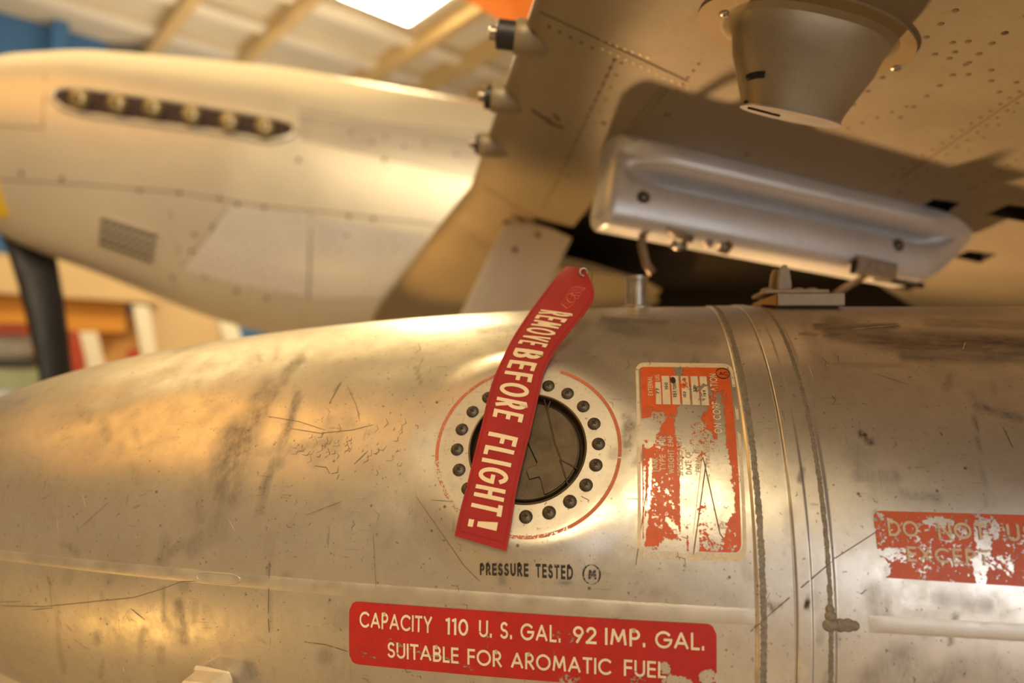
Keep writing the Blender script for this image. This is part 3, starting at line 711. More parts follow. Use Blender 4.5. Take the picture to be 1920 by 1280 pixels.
# -- orange DO NOT panel at the right
q = quadmap([(1650, 1082), (1960, 1102), (1945, 966), (1636, 957)], TI)
S = Surf(q, TS, .0005); rr_grid(S, 110, 50, .05, .1)
dw = blobs([(.02, .9, .1, .1, .5), (.03, .5, .06, .2, .45), (.08, .85, .06, .06, .62), (.0, .15, .08, .2, .7), (.40, .85, .12, .08, .62), (.50, .72, .10, .12, .52), (.65, .6, .06, .5, .62), (.1, .35, .12, .12, .62), (.30, .38, .12, .10, .40), (.2, .6, .1, .12, .42), (.72, .8, .06, .2, .6), (.62, .2, .05, .3, .7), (.45, .3, .2, .1, .46), (.12, .15, .3, .08, .22), (.22, .9, .1, .12, .12), (.86, .92, .14, .08, .3), (.88, .6, .12, .2, .45), (.75, .3, .1, .15, .55), (.5, .5, .7, .6, .40)], .3)
pr = S.build('warning_placard', M_ORANGE, tank, dw, 'flaking orange warning placard')
S = Surf(q, TS, .0009); AS_ = 125 / 310.
text(S, 'DO', .08, .62, .24, .17, .18, 1, fit=.185, asp=AS_); text(S, 'NOT', .385, .62, .24, .17, .18, 1, fit=.29, asp=AS_); text(S, 'USE', .80, .62, .24, .17, .18, 1, fit=.24, asp=AS_)
text(S, 'EXCEPT', .18, .26, .22, .17, .2, .95, fit=.50, asp=AS_)
S.build('lettering', M_CREAMW, pr, blobs([(.42, .75, .06, .15, .62), (.7, .4, .1, .3, .5), (.12, .8, .04, .1, .4)], .32), 'pale lettering')
# -- black stamp
q = quadmap([(900, 1078), (1128, 1090), (1128, 1062), (900, 1056)], TI)
S = Surf(q, TS, .0005); A3 = 25 / 228.
text(S, 'PRESSURE', .0, .02, .96, .20, .20, .8, fit=.41, asp=A3); text(S, 'TESTED', .47, .02, .96, .20, .20, .8, fit=.30, asp=A3)
S.stroke(arc_(.92, .45, .068, .66, 0, 359, 24), .014, True); text(S, 'M', .892, .1, .7, .25, .1, .7, asp=A3)
S.build('pressure_stamp', M_STAMP, tank, blobs([(.05, .5, .07, .5, .45), (.5, .5, .03, .4, .45), (.92, .4, .1, 1, .42)], .30), 'black ink stamp PRESSURE TESTED')

# ------------------------------------------------------------------ fittings on the tank
crest = lambda x: TS(np.array([x]), np.array([math.pi / 2]))[0]
def xat(px, a=1.35):   # tank x whose crest shows at this column
    lo, hi = -1., 1.
    for _ in range(40):
        md = (lo + hi) / 2
        if proj(TS(np.array([md]), np.array([a])))[0][0] < px: lo = md
        else: hi = md
    return lo
_b = MB(); P = crest(xat(1197)) + np.array([0, -.01, -.003])
_b.lathe(P, (0, 0, 1), [(.024, 0), (.024, .003), (.0155, .006), (.0148, .040), (.0165, .041), (.0165, .047), (.012, .048), (.011, .044)], 36); _b.build('vent_stub', M_FIT, tank, True, auto=40)
xl = xat(1515); P = crest(xl) + np.array([0, -.03, .003]); _b = MB()
hw = (xat(1587) - xat(1460)) / 2
_b.box(P + [0.003, 0, .001], (hw, 0, 0), (0, .045, 0), (0, 0, .008), 0, .0012); _b.box(P + [-.012, 0.002, .0125], (hw * .98, 0, 0), (0, .038, 0), (0, 0, .0025), 0, .0012)
lug = _b.build('suspension_lug', M_LUG, tank, False)
_b = MB(); c = P + np.array([xat(1486) - xl, 0, .014])
pts = [(-.012, 0), (-.0125, .012), (-.009, .030), (-.004, .038), (.004, .038), (.009, .030), (.0125, .012), (.012, 0)]
_b.prism([c + [x * .72, -.006, z] for x, z in pts], (0, .010, 0)); _b.prism([c + [x * .6 - .008, .008, z * .9] for x, z in pts], (0, .010, 0)); o = _b.build('lug_eye', M_LUG, lug, False); b_ = o.modifiers.new('b', 'BEVEL'); b_.width = .0015; b_.segments = 2
for px in (1449, 1510, 1535):
    _b = MB(); _b.lathe(P + [xat(px) - xl, -.012, .0148], (0, 0, 1), [(.0085, 0), (.0085, .003), (.005, .0048)], 6 if px > 1500 else 16); _b.build('bolt', M_LUG, lug, False)
_b = MB(); wedge = [P + [-hw - .012, -.03, -.004], P + [-hw + .002, -.045, -.006], P + [-hw + .002, -.045, .008], P + [-hw - .012, -.03, .003]]
_b.prism(wedge, (0, .06, 0)); _b.build('lug_fillet', simple('old_varnish', (.40, .22, .07), .4), lug, False)
# lug on the lower front face
x_, a_ = TI(408, 1300); P0 = TS(np.array([x_]), np.array([a_]))[0]; N0 = TS(np.array([x_]), np.array([a_]), .01)[0] - P0; N0 = N0 / np.linalg.norm(N0) * .45 + np.array([0, -.85, .10]); N0 /= np.linalg.norm(N0); P0 = P0 - N0 * .008; T0 = np.array([1., 0, 0]) - N0 * N0[0]; T0 /= np.linalg.norm(T0); B0 = np.cross(N0, T0)
if B0[2] < 0: B0 = -B0
_b = MB()
_b.box(P0 + N0 * .003 + B0 * .002, T0 * .0235, B0 * .034, N0 * .006, 0, .002)
_b.box(P0 + N0 * .014 + B0 * .002, T0 * .0230, B0 * .0315, N0 * .006, 0, .003)
_b.box(P0 + N0 * .032 + B0 * .0, T0 * .0250, B0 * .031, N0 * .020, 0, .009)
br = _b.build('lower_lug', simple('pale_cream_paint', (.62, .52, .37), .5, .1, .12, 60, .0006), tank, True, auto=60)
_b = MB(); _b.tube([P0 + N0 * .052 + T0 * .010 + B0 * t for t in (.02, .01, 0, -.01)], .004, 10); _b.build('lug_bolt', M_FIT, br, True)
# cradle under the tank (below the picture)
M_DARK = simple('dark_stand_paint', (.05, .05, .05), .5)
_b = MB(); st = empty('tank_stand', (0, 0, 0), 'dark floor stand carrying the aluminium drop tank', 'stand')
for x0 in (-.35, 1.0):
    r0 = float(prof(np.array([x0]))[0]); _b = MB()
    pts = [(r0 + .002) * np.array([math.sin(t), -math.cos(t)]) for t in np.linspace(-.8, .8, 17)] ; out = [(r0 + .05) * np.array([math.sin(t), -math.cos(t)]) for t in np.linspace(.8, -.8, 17)]
    _b.prism([np.array([x0, p[0], TZ + p[1]]) for p in pts + out], (.06, 0, 0)); _b.build('cradle', M_DARK, st)
    _b = MB(); _b.box((x0 + .03, 0, (TZ - r0 - .045) / 2), (.03, 0, 0), (0, .04, 0), (0, 0, (TZ - r0 - .045) / 2), 0, .004); _b.box((x0 + .03, 0, .02), (.04, 0, 0), (0, .3, 0), (0, 0, .02), 0, .004); _b.build('stand_leg', M_DARK, st)

# ------------------------------------------------------------------ the red streamer
LE_ = [(853, 1005), (863, 955), (876, 905), (890, 850), (904, 797), (914, 750), (925, 710), (937, 682), (956, 645), (978, 610), (1001, 575), (1022, 545), (1042, 520), (1063, 500)]
RE_ = [(949, 1033), (958, 985), (966, 935), (976, 885), (988, 835), (1000, 785), (1011, 735), (1022, 695), (1040, 660), (1060, 629), (1084, 600), (1113, 567), (1112, 538), (1096, 504)]
_rx, _ry = zip(*RE_); SLP = [.29, .24, .22, .21, .20, .19, .18, .17, .15, .13, .12, .14, .21, .12]; RN = []
for i, (l, sl_) in enumerate(zip(LE_, SLP)):     # pair the two edges square across the cloth
    if i >= 11: RN.append([(1113, 560), (1112, 536), (1096, 504)][i - 11]); continue
    y_ = l[1] + 20
    for _ in range(12): x_ = float(np.interp(-y_, [-v for v in _ry], _rx)); y_ = l[1] + sl_ * (x_ - l[0])
    RN.append((x_, y_))
RE_ = RN
def sdepth(px, py):
    x_, a_ = TI(px, max(py, 640)); P = TS(np.array([x_]), np.array([a_]), .0035)[0]; return (P - CAMLOC) @ CF
DEP = []
for i, (l, r) in enumerate(zip(LE_, RE_)):
    d = [sdepth(*p) for p in (l, r)]; DEP.append([d[0] - .002, d[1] - .004])
j0 = 8
base_y = np.array([(l[1] + r[1]) / 2 for l, r in zip(LE_, RE_)])
for i in range(j0, len(LE_)):      # upper end rises freely from the crest of the tank
    for k_ in (0, 1):
        sl = (DEP[j0 - 1][k_] - DEP[j0 - 3][k_]) / (base_y[j0 - 3] - base_y[j0 - 1]); DEP[i][k_] = DEP[j0 - 1][k_] + min(sl, .0010) * 1.25 * (base_y[j0 - 1] - base_y[i])
Lp = np.array([W(*p, d[0]) for p, d in zip(LE_, DEP)]); Rp = np.array([W(*p, d[1]) for p, d in zip(RE_, DEP)])
def smooth_curve(P, n, k=4):
    t = np.linspace(0, len(P) - 1, n); out = np.zeros((n, 3)); i = np.clip(t.astype(int), 0, len(P) - 2); f = (t - i)[:, None]
    P0 = P[np.maximum(i - 1, 0)]; P1 = P[i]; P2 = P[i + 1]; P3 = P[np.minimum(i + 2, len(P) - 1)]
    return .5 * (2 * P1 + (P2 - P0) * f + (2 * P0 - 5 * P1 + 4 * P2 - P3) * f ** 2 + (3 * P1 - P0 - 3 * P2 + P3) * f ** 3)
NS = 160; Ls = smooth_curve(Lp, NS); Rs = smooth_curve(Rp, NS)
def ST(t, v, off=0.0):      # t: 0 top .. 1 bottom, v: 0 at right edge .. 1 at left edge
    t = np.clip(np.asarray(t, float), 0, 1); v = np.asarray(v, float)
    def at(tt):
        s = (1 - tt) * (NS - 1); i = np.clip(s.astype(int), 0, NS - 2); f = (s - i)[:, None]; return Rs[i] * (1 - f) + Rs[i + 1] * f, Ls[i] * (1 - f) + Ls[i + 1] * f
    R_, L_ = at(t); P = R_ * (1 - v[:, None]) + L_ * v[:, None]
    R2, L2 = at(np.clip(t + .01, 0, 1)); R1, L1 = at(np.clip(t - .01, 0, 1)); N = np.cross((R2 + L2) - (R1 + L1), L_ - R_); N /= np.linalg.norm(N, axis=1, keepdims=True)
    N *= np.sign(np.sum(N * (CAMLOC - P), 1, keepdims=True))
    wav = .0012 * np.sin(t * 17 + v * 2.5) + .0010 * np.sin(v * math.pi)
    return P + N * (wav + off)[:, None] if np.ndim(wav) else P
stm = empty('warning_streamer', ST(np.array([1.]), np.array([.5]))[0], 'red cloth streamer reading REMOVE BEFORE FLIGHT! draped over the filler cap', 'streamer')
T_, V_ = np.meshgrid(np.linspace(0, 1, 150), np.linspace(0, 1, 13), indexing='ij')
top = ST(T_.ravel(), V_.ravel(), .0008); bot = ST(T_.ravel(), V_.ravel(), -.0008); F = grid_faces(150, 13); n_ = len(top)
F2 = [tuple(i + n_ for i in f[::-1]) for f in F]; rim = []
for i in range(149):
    for (j, fl) in ((0, 0), (12, 1)):
        a_, b2 = i * 13 + j, (i + 1) * 13 + j; rim.append((a_, b2, b2 + n_, a_ + n_) if not fl else (b2, a_, a_ + n_, b2 + n_))
for j in range(12):
    rim.append((j + 1, j, j + n_, j + 1 + n_)); a_ = 149 * 13 + j; rim.append((a_, a_ + 1, a_ + 1 + n_, a_ + n_))
mesh('webbing', np.vstack([top, bot]), F + F2 + rim, M_RED, stm, True, auto=50)
class SS(Surf):
    def build(s, name, mat, parent, label=None):
        uv = np.array(s.UV, float); P = ST(uv[:, 0], uv[:, 1], .00125); return mesh(name, P, s.F, mat, parent, True, label=label)
s_ = SS(None, None, 0)
for vv in (.055, .945): s_.stroke([(t, vv) for t in np.linspace(.1, .985, 80)], .012)
s_.stroke([(.975, v) for v in np.linspace(.05, .95, 10)], .0025); s_.build('stitching', M_REDD, stm)
# arc length along the strip so that letters keep their size
mid = (Ls + Rs)[::-1] / 2; al = np.concatenate([[0], np.cumsum(np.linalg.norm(np.diff(mid, axis=0), axis=1))]); al /= al[-1]
def t_at_px(py):
    ys = proj(mid)[:, 1]; return float(np.interp(py, ys, np.linspace(0, 1, NS)))
s_ = SS(None, None, 0)
TGRID = np.linspace(0, 1, 600); _yy = proj(ST(TGRID, np.full(600, .5)))[:, 1]; _yy = np.maximum.accumulate(_yy)
def t_row(py): return float(np.interp(py, _yy, TGRID))
def word(s, y0, y1):
    text(s_, s, y0, .19, .61, .145, .13, .42, fit=y1 - y0, asp=88, tr=lambda a_, b_: (t_row(a_), 1 - b_), sub=.12)
word('REMOVE', 585, 648); word('BEFORE', 656, 787); word('FLIGHT', 815, 963)
t0 = t_row(981); s_.stroke([(t0 + .001 * i, .24 + .075 * i) for i in range(6)], [.020, .0185, .017, .0155, .014, .012]); s_.stroke([(t0 + .006, .69), (t0 + .007, .74), (t0 + .007, .79)], .018)
s_.build('lettering', M_LET, stm, 'cream lettering REMOVE BEFORE FLIGHT!')
# small winged badge printed near the top
s_ = SS(None, None, 0)
def bp(zx, zy):
    px, py = 1000 + zx / 10.66, 480 + zy / 10.66; t = t_row(py); q = proj(ST(np.array([t, t]), np.array([0., 1.]))); return (t, float((q[0, 0] - px) / (q[0, 0] - q[1, 0])))
def bst(pts, w, closed=False): s_.stroke([bp(*p) for p in resample([tuple(map(float, p)) for p in pts], 60)], w, closed)
bst([(1060, 600), (860, 612), (780, 660), (700, 760), (640, 880), (560, 960), (690, 1040), (820, 940), (860, 830), (910, 830), (950, 770), (1000, 660), (1060, 600)], .0035)
bst([(765 + 82 * math.cos(t), 840 + 82 * math.sin(t)) for t in np.linspace(0, 6.28, 16)], .004)
for k in range(8): bst([(1030 - 30 * k, 606 + 5 * k + (k > 4) * 14 * (k - 4)), (985 - 30 * k, 690 + 4 * k)], .0028)
bst([(740, 760), (850, 725), (960, 715)], .003); bst([(770, 790), (880, 770), (940, 780)], .003)
for k in range(5): bst([(600 + 26 * k, 985 - 3 * k), (650 + 24 * k, 925 - 4 * k)], .0028)
bst([(745, 875), (790, 805)], .006)
s_.build('winged_badge', M_EMB, stm)
g = MB(); gp = ST(np.array([.025]), np.array([.10]))[0]; gn = ST(np.array([.025]), np.array([.10]), .01)[0] - gp; gn /= np.linalg.norm(gn)
g.tube([gp + .0045 * (math.cos(t) * CR + math.sin(t) * CU) + gn * .0008 for t in np.linspace(0, 2 * math.pi, 20)[:-1]], .0014, 8, closed=True); g.build('grommet', M_FIT, stm, True)
g = MB(); g.tube([gp + gn * .001, gp + CR * .006 + CU * .001, gp + CR * .011 + CU * .0015 + CF * .01, gp + CR * .012 - CU * .02 + CF * .03], .0007, 6); g.build('tie_cord', simple('tie_cord', (.35, .16, .08), .8), stm, True)


# ------------------------------------------------------------------ the hangar
A41 = math.radians(41)
UX = -math.sin(A41) * RH + math.cos(A41) * FH; VX = math.cos(A41) * RH + math.sin(A41) * FH; CXY = np.array([CAMLOC[0], CAMLOC[1], 0.0])
def R_(a, b, h): return CXY + a * VX + b * UX + np.array([0, 0, h])
HC = CAMLOC[2] + 4.5
def panelled(name, col, col2, sc):
    t = NT(name); nz = t.noise(sc, 4); t.p(Base_Color=t.mix(t.ramp(nz, .35, .65), col, col2), Roughness=.75); return t.m
M_CEIL = panelled('ceiling_panels', (.58, .53, .44), (.66, .61, .51), .6); M_BEAM = simple('ceiling_beam_paint', (.55, .40, .19), .6, 0, .08, 2); M_PURL = simple('purlin_paint', (.78, .72, .62), .6, 0, .05, 2)
M_BLUE = panelled('blue_wall_paint', (.05, .16, .40), (.07, .21, .50), .5); M_FLOOR = simple('polished_concrete_floor', (.38, .31, .22), .35, 0, .08, 1.2); M_WALL = simple('cream_wall_paint', (.58, .50, .38), .8, 0, .06, 1)
def slab(name, pts, d, mat):
    b = MB(); b.prism(pts, d); return struct(b.build(name, mat))
A0_, A1_, B0_, B1_ = -7.5, 11.0, -7.0, 10.8
slab('floor', [R_(A0_, B0_, 0), R_(A1_, B0_, 0), R_(A1_, B1_, 0), R_(A0_, B1_, 0)], (0, 0, -.2), M_FLOOR)
slab('ceiling', [R_(A0_, B0_, HC), R_(A1_, B0_, HC), R_(A1_, B1_, HC), R_(A0_, B1_, HC)], (0, 0, .2), M_CEIL)
slab('wall_far', [R_(A0_, B1_, 0), R_(A1_, B1_, 0), R_(A1_, B1_, HC), R_(A0_, B1_, HC)], UX * .2, M_BLUE)
slab('wall_left', [R_(A0_, B0_, 0), R_(A0_, B1_, 0), R_(A0_, B1_, HC), R_(A0_, B0_, HC)], -VX * .2, M_WALL)
slab('wall_right', [R_(A1_, B0_, 0), R_(A1_, B1_, 0), R_(A1_, B1_, HC), R_(A1_, B0_, HC)], VX * .2, M_WALL)
slab('wall_rear', [R_(A0_, B0_, 0), R_(A1_, B0_, 0), R_(A1_, B0_, HC), R_(A0_, B0_, HC)], -UX * .2, M_WALL)
n_t = 1
def trim(b, mat):
    global n_t
    struct(b.build('trim_%d' % n_t, mat)); n_t += 1
for a_ in (-3.2, -1.9, 2.25, 3.3, 4.92, 5.72, 6.6, 7.8, 9.1):
    b = MB(); c = (R_(a_, B0_, HC - .13) + R_(a_, B1_, HC - .13)) / 2; b.box(c, VX * .07, UX * (B1_ - B0_) / 2, (0, 0, .13)); trim(b, M_BEAM)
for b_ in (2.0, 4.0, 5.8, 7.75, 8.75, 9.8):
    b = MB(); c = (R_(A0_, b_, HC - .03) + R_(A1_, b_, HC - .03)) / 2; b.box(c - UP * .03, VX * (A1_ - A0_) / 2, UX * .12, (0, 0, .06)); trim(b, M_PURL)
b = MB(); b.box(R_(3.95, 6.55, HC - .12), VX * .52, UX * .62, (0, 0, .10)); lt = b.build('ceiling_light', M_PURL); tag(lt, 'bright rectangular ceiling light between two roof beams', 'ceiling light')
b = MB(); b.box(R_(3.95, 6.55, HC - .235), VX * .46, UX * .56, (0, 0, .012)); d_ = b.build('diffuser', emis('light_diffuser', (1, .78, .45), 70)); d_.parent = lt
# blue column and cream gallery on the far wall
b = MB(); c = R_(1.23, 10.6, HC / 2); b.box(c, VX * .09, UX * .09, (0, 0, HC / 2)); trim(b, M_BLUE)
M_GAL = simple('honey_wood_panelling', (.66, .36, .12), .55, 0, .12, .9); M_GALL = simple('cream_fascia', (.72, .55, .34), .6, 0, .05, 1)
def awall(px, b_): # position a on a plane b=b_ seen at column px, and height for a row
    d = ray(px, 640); d = d / 1.0; t = b_ / (d @ UX); return (d @ VX) * t, t
def hrow(px, py, b_): d = ray(px, py); t = b_ / (d @ UX); return CAMLOC[2] + d[2] * t
def board(name, px0, px1, py0, py1, b_, th, mat, label=None, cat=None, group=None, parent=None, py0b=None):
    a0, _ = awall(px0, b_); a1, _ = awall(px1, b_); h1 = hrow(px0, py0, b_); h2 = hrow(px1, py0 if py0b is None else py0b, b_); h0 = min(hrow(px0, py1, b_), hrow(px1, py1, b_)) if py1 is not None else 0.0
    b = MB(); b.prism([R_(a0, b_, h0), R_(a1, b_, h0), R_(a1, b_, h2), R_(a0, b_, h1)], UX * th); o = b.build(name, mat, parent)
    if label: tag(o, label, cat, group)
    return o
gal = empty('display_gallery', R_(0, 10.4, 0), 'honey coloured wooden display gallery along the far wall', 'display wall')
board('gallery_front', -60, 300, 470, 545, 9.9, .3, M_GALL, parent=gal, py0b=500)
board('gallery_soffit', -60, 235, 545, 612, 10.1, .3, simple('orange_soffit', (.72, .33, .05), .6, 0, .08, 1), parent=gal)
board('gallery_back', -60, 345, 590, None, 10.4, .2, M_GAL, parent=gal)
board('gallery_side', 275, 428, 500, None, 10.2, .2, M_GALL, parent=gal)
M_WHITE = simple('white_board', (.85, .82, .76), .5, 0, .03, 2); M_RDB = simple('red_print', (.45, .06, .03), .6, 0, .1, 3)
def leaning(name, p0, p1, w_, b_, mat, label, group):
    P = []
    for px, py in (p0, p1): a_, t = awall(px, b_); P.append((a_, hrow(px, py, b_)))
    (a0, h0), (a1, h1) = P; h1x = 0.0; ax = a0 + (a1 - a0) * (h0 - h1x) / max(h0 - h1, .05)
    b = MB(); b.prism([R_(a0 - w_, b_, h0), R_(a0 + w_, b_, h0), R_(ax + w_, b_ - .1, 0), R_(ax - w_, b_ - .1, 0)], UX * .06); o = b.build(name, mat); tag(o, label, 'display board', group)
leaning('display_board', (262, 572), (285, 690), .085, 9.0, M_WHITE, 'tall narrow white board leaning in front of the wooden gallery', None)
leaning('display_board', (165, 622), (184, 695), .085, 8.8, M_WHITE, 'shorter narrow white board beside the red poster and black propeller blade', None)
leaning('display_board', (425, 598), (438, 640), .11, 9.0, M_WHITE, 'white board by the blue panel under the silver fuselage', None)
tag(board('poster', 132, 160, 620, 700, 9.6, .04, M_RDB), 'red and white poster just right of the black propeller blade', 'poster')
tag(board('poster', 240, 262, 655, 700, 9.7, .04, M_RDB), 'small dark red poster left of the tall white board', 'poster')
tag(board('blue_panel', 436, 520, 585, None, 9.9, .05, M_BLUE), 'blue display panel right of the white board', 'display panel')
# parked exhibit at the far left, mostly blurred
ex = empty('exhibit_vehicle', R_(-.6, 6.0, 0), 'blurred parked vehicle with red roof and pale green body behind the propeller', 'vehicle')
def vb(name, px0, px1, py0, py1, mat, dpt=.8, bb=6.0): board(name, px0, px1, py0, py1, bb, dpt, mat, parent=ex)
vb('roof', -260, 55, 606, 628, simple('dull_red_paint', (.50, .10, .05), .5)); vb('window_glass', -250, 60, 628, 668, simple('grey_glass', (.40, .40, .42), .2), .7)
vb('sill', -260, 70, 664, 690, simple('black_trim', (.05, .045, .05), .5)); vb('body', -260, 90, 690, 730, simple('pale_green_paint', (.42, .50, .34), .4)); vb('bumper', -260, 80, 726, 762, simple('pale_chrome', (.80, .88, .88), .25, .4)); vb('skirt', -250, 70, 760, 840, simple('black_trim', (.05, .045, .05), .5))
for dx_ in (-.9, .1):
    b = MB(); b.lathe(R_(dx_ - .3, 6.05, .32), UX, [(.32, -.02), (.32, .2)], 28); b.build('wheel', M_DARK, ex)
# things on the high wall
b = MB(); P = [W(190, 95, 9.5), W(262, 110, 9.5), W(250, 55, 9.5)]; b.prism(P, UX * .4); b.build('wall_speaker', simple('grey_casing', (.20, .20, .22), .5)); o = COL.objects[-1] if False else bpy.data.objects['wall_speaker']; tag(o, 'grey wedge shaped casing mounted high beside the blue wall', 'speaker')
b = MB(); b.box(W(270, 82, 9.6), RH * .045, FH * .05, UP * .16); o = b.build('wall_bracket', simple('slate_bracket', (.10, .14, .24), .5)); tag(o, 'small dark blue bracket right of the grey casing', 'bracket')
# orange wing hanging under the roof
b = MB(); M_ORA = simple('orange_paint', (.90, .23, .02), .4, 0, .05, 2)
hw_ = empty('hanging_wing', W(940, -60, 5.2), 'bright orange wing hanging from the roof above the gun muzzles', 'aircraft wing')
PT = [W(862, -8, 5.2), W(965, 58, 5.0), W(1080, -10, 5.0), W(1200, -220, 5.0), W(850, -220, 5.2)]
b = MB(); b.prism(PT, UP * .10); o = b.build('wing_panel', M_ORA, hw_); bv = o.modifiers.new('b', 'BEVEL'); bv.width = .04; bv.segments = 3
for k_, p in enumerate((PT[3], PT[4])):
    b = MB(); b.tube([p + UP * .05, np.array([p[0], p[1], HC])], .008, 6); b.build('suspension_wire', M_DARK, hw_)

# ------------------------------------------------------------------ the aeroplane
ap = empty('fighter_aircraft', G(.3, -CAMLOC[2], 2.9), 'silver wartime fighter aircraft parked behind the tank, wing overhead', 'aircraft')
def hp(x, z): return .545 - .07 * z - .16 * x
def silver(name, c0, c1, metal, rough, sc=3.0, warm=None):
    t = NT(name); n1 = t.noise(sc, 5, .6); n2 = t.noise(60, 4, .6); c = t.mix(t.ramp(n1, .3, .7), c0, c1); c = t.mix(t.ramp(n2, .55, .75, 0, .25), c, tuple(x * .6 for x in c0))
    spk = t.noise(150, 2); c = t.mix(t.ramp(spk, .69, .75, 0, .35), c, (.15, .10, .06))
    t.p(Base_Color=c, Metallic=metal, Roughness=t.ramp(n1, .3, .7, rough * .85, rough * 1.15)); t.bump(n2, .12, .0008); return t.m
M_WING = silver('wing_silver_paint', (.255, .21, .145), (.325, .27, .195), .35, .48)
M_FUS = silver('fuselage_silver_paint', (.68, .63, .55), (.76, .71, .62), .45, .38, 2.0)
M_PAN = silver('bare_metal_panel', (.82, .82, .84), (.88, .88, .90), .5, .28, 6.0)
M_PYL = silver('pylon_silver_paint', (.62, .62, .64), (.72, .72, .74), .35, .36, 5.0)
M_HOLE = simple('black_interior', (.012, .010, .008), .9); M_WELL = simple('wheel_well_shade', (.035, .024, .013), .8)  # well colour near black: shade of the bay put into it
M_RIV = simple('rivet_dark', (.13, .09, .05), .85, 0); M_RIVL = simple('rivet_light', (.60, .48, .30), .4, .5); M_LINE = simple('panel_joint', (.16, .11, .06), .7)
# wing: airfoil sections along the span
def section(z):
    xle = .018 - .165 * (z - 1); drop = 0.0
    if z > 1.85: k_ = (z - 1.85) / .75; xle += -.20 * k_; drop = -.17 * k_ ** 1.1
    ch = 2.3 - (xle - .018) ; P = []
    cs = [0, .004, .012, .025, .045, .07, .10, .14, .18, .22, .4, .7, 1.0, 1.3, 1.6, 1.9, ch]
    for c in cs:
        e = .052 * (1 - math.sqrt(max(0, 1 - (1 - min(c, .20) / .20) ** 2))); x = xle + c; dd = drop * max(0, 1 - c / 1.2)
        if c == cs[-1]: e = .02
        P.append((x, hp(x, z) + e + dd))
    for c in cs[::-1][1:-1]:
        x = xle + c; e = .052 + .16 * math.sqrt(min(1, c / .5)) * (1 - max(0, c - .5) / (ch - .5)) ** 1.0 + 0; dd = drop * max(0, 1 - c / 1.2)
        P.append((x, hp(x, z) + e + dd * (1 - min(1, c / .3)) ))
    return P
zs = [-1.6, -.6, 0, .4, .7, .85, 1.0, 1.15, 1.3, 1.45, 1.6, 1.75, 1.85, 1.95, 2.1, 2.3, 2.5, 2.75, 3.0]
SE = [section(z) for z in zs]; NSX = len(SE[0]); V = [G(x, h, z) for z, S0 in zip(zs, SE) for (x, h) in S0]
F = grid_faces(len(zs), NSX, True) + [tuple(range(NSX))[::-1], tuple((len(zs) - 1) * NSX + k_ for k_ in range(NSX))]
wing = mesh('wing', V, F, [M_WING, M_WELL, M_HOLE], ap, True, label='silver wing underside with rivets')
# plane of the lower skin
PN = G(0, hp(0, 0), 0); _a = G(1, hp(1, 0), 0) - PN; _s = G(0, hp(0, 1), 1) - PN; ND = np.cross(_a, _s); ND /= np.linalg.norm(ND)
if ND[2] > 0: ND = -ND
CHD = G(1, hp(1, .12), .12) - PN; CHD /= np.linalg.norm(CHD); SPN = np.cross(ND, CHD); SPN *= np.sign(SPN @ FH)
def WP(px, py, off=0.0):
    o = PN + ND * off; d = ray(px, py); return CAMLOC + d * (((o - CAMLOC) @ ND) / (d @ ND))
def cut(target, polys, mi):
    for poly in polys:
        b = MB(); P = [WP(*p) + ND * .03 for p in poly]; b.prism(P, -ND * (.135 if mi == 1 else .12))
        c = mesh('cutter', b.V, b.F, [M_WING, M_WELL, M_HOLE], None, False, [mi] * len(b.F)); md = target.modifiers.new('c', 'BOOLEAN'); md.object = c; md.operation = 'DIFFERENCE'; md.solver = 'EXACT'
        bm_ = bpy.context.evaluated_depsgraph_get(); bpy.context.view_layer.update(); ev = target.evaluated_get(bpy.context.evaluated_depsgraph_get()); nm = bpy.data.meshes.new_from_object(ev); target.modifiers.clear(); target.data = nm; bpy.data.objects.remove(c)
cut(wing, [[(1000, 408), (1075, 425), (1150, 330), (1190, 350), (1500, 465), (1640, 528), (1720, 580), (1400, 590), (1060, 588)]], 1)  # cut reaches past the well, a dark stand-in for belly shade
cut(wing, [[(1722, 392), (1750, 373), (1800, 380), (1772, 402)], [(1848, 402), (1890, 384), (1960, 392), (1925, 417)], [(1788, 482), (1815, 470), (1870, 476), (1838, 493)], [(1640, 530), (1668, 518), (1735, 530), (1705, 545)]], 2)
for pl_ in wing.data.polygons: pl_.use_smooth = True
wing.data.set_sharp_from_angle(angle=math.radians(35))
wing.data.name = 'wing'
# joints and rivets on the lower skin, laid onto the real curved skin
from mathutils.bvhtree import BVHTree
_wv = np.array([v.co[:] for v in wing.data.vertices]) + np.array(ap.location)
BV = BVHTree.FromPolygons([Vector(v) for v in _wv], [tuple(p.vertices) for p in wing.data.polygons])
def WS(px, py, off=0.0):
    d = unit(ray(px, py)); h = BV.ray_cast(Vector(CAMLOC), Vector(d))
    if h[0] is None: return None, None
    N = np.array(h[1]); N = N * (-1 if N @ d > 0 else 1); return np.array(h[0]) + N * off, N
def wline(p0, p1, w_):
    pts = resample([p0, p1], 12); V_ = []
    for (a_, c) in zip(pts[:-1], pts[1:]):
        P0_, N0_ = WS(*a_, .0008); P1_, N1_ = WS(*c, .0008)
        if P0_ is None or P1_ is None or np.linalg.norm(P0_ - P1_) > .12: continue
        s__ = unit(np.cross(N0_, P1_ - P0_)) * w_ / 2; V_ += [P0_ - s__, P0_ + s__, P1_ + s__, P1_ - s__]
    mesh('skin_joint', V_, [(4 * i, 4 * i + 1, 4 * i + 2, 4 * i + 3) for i in range(len(V_) // 4)], M_LINE, wing, False)
wline((908, 350), (985, 398), .006); wline((985, 398), (1070, 430), .006); wline((1012, 22), (1290, 152), .0022); wline((1690, 332), (1919, 176), .003); wline((1050, 330), (1012, 398), .003); wline((1152, 112), (1050, 330), .0015); wline((880, 440), (930, 472), .004)
b = MB()
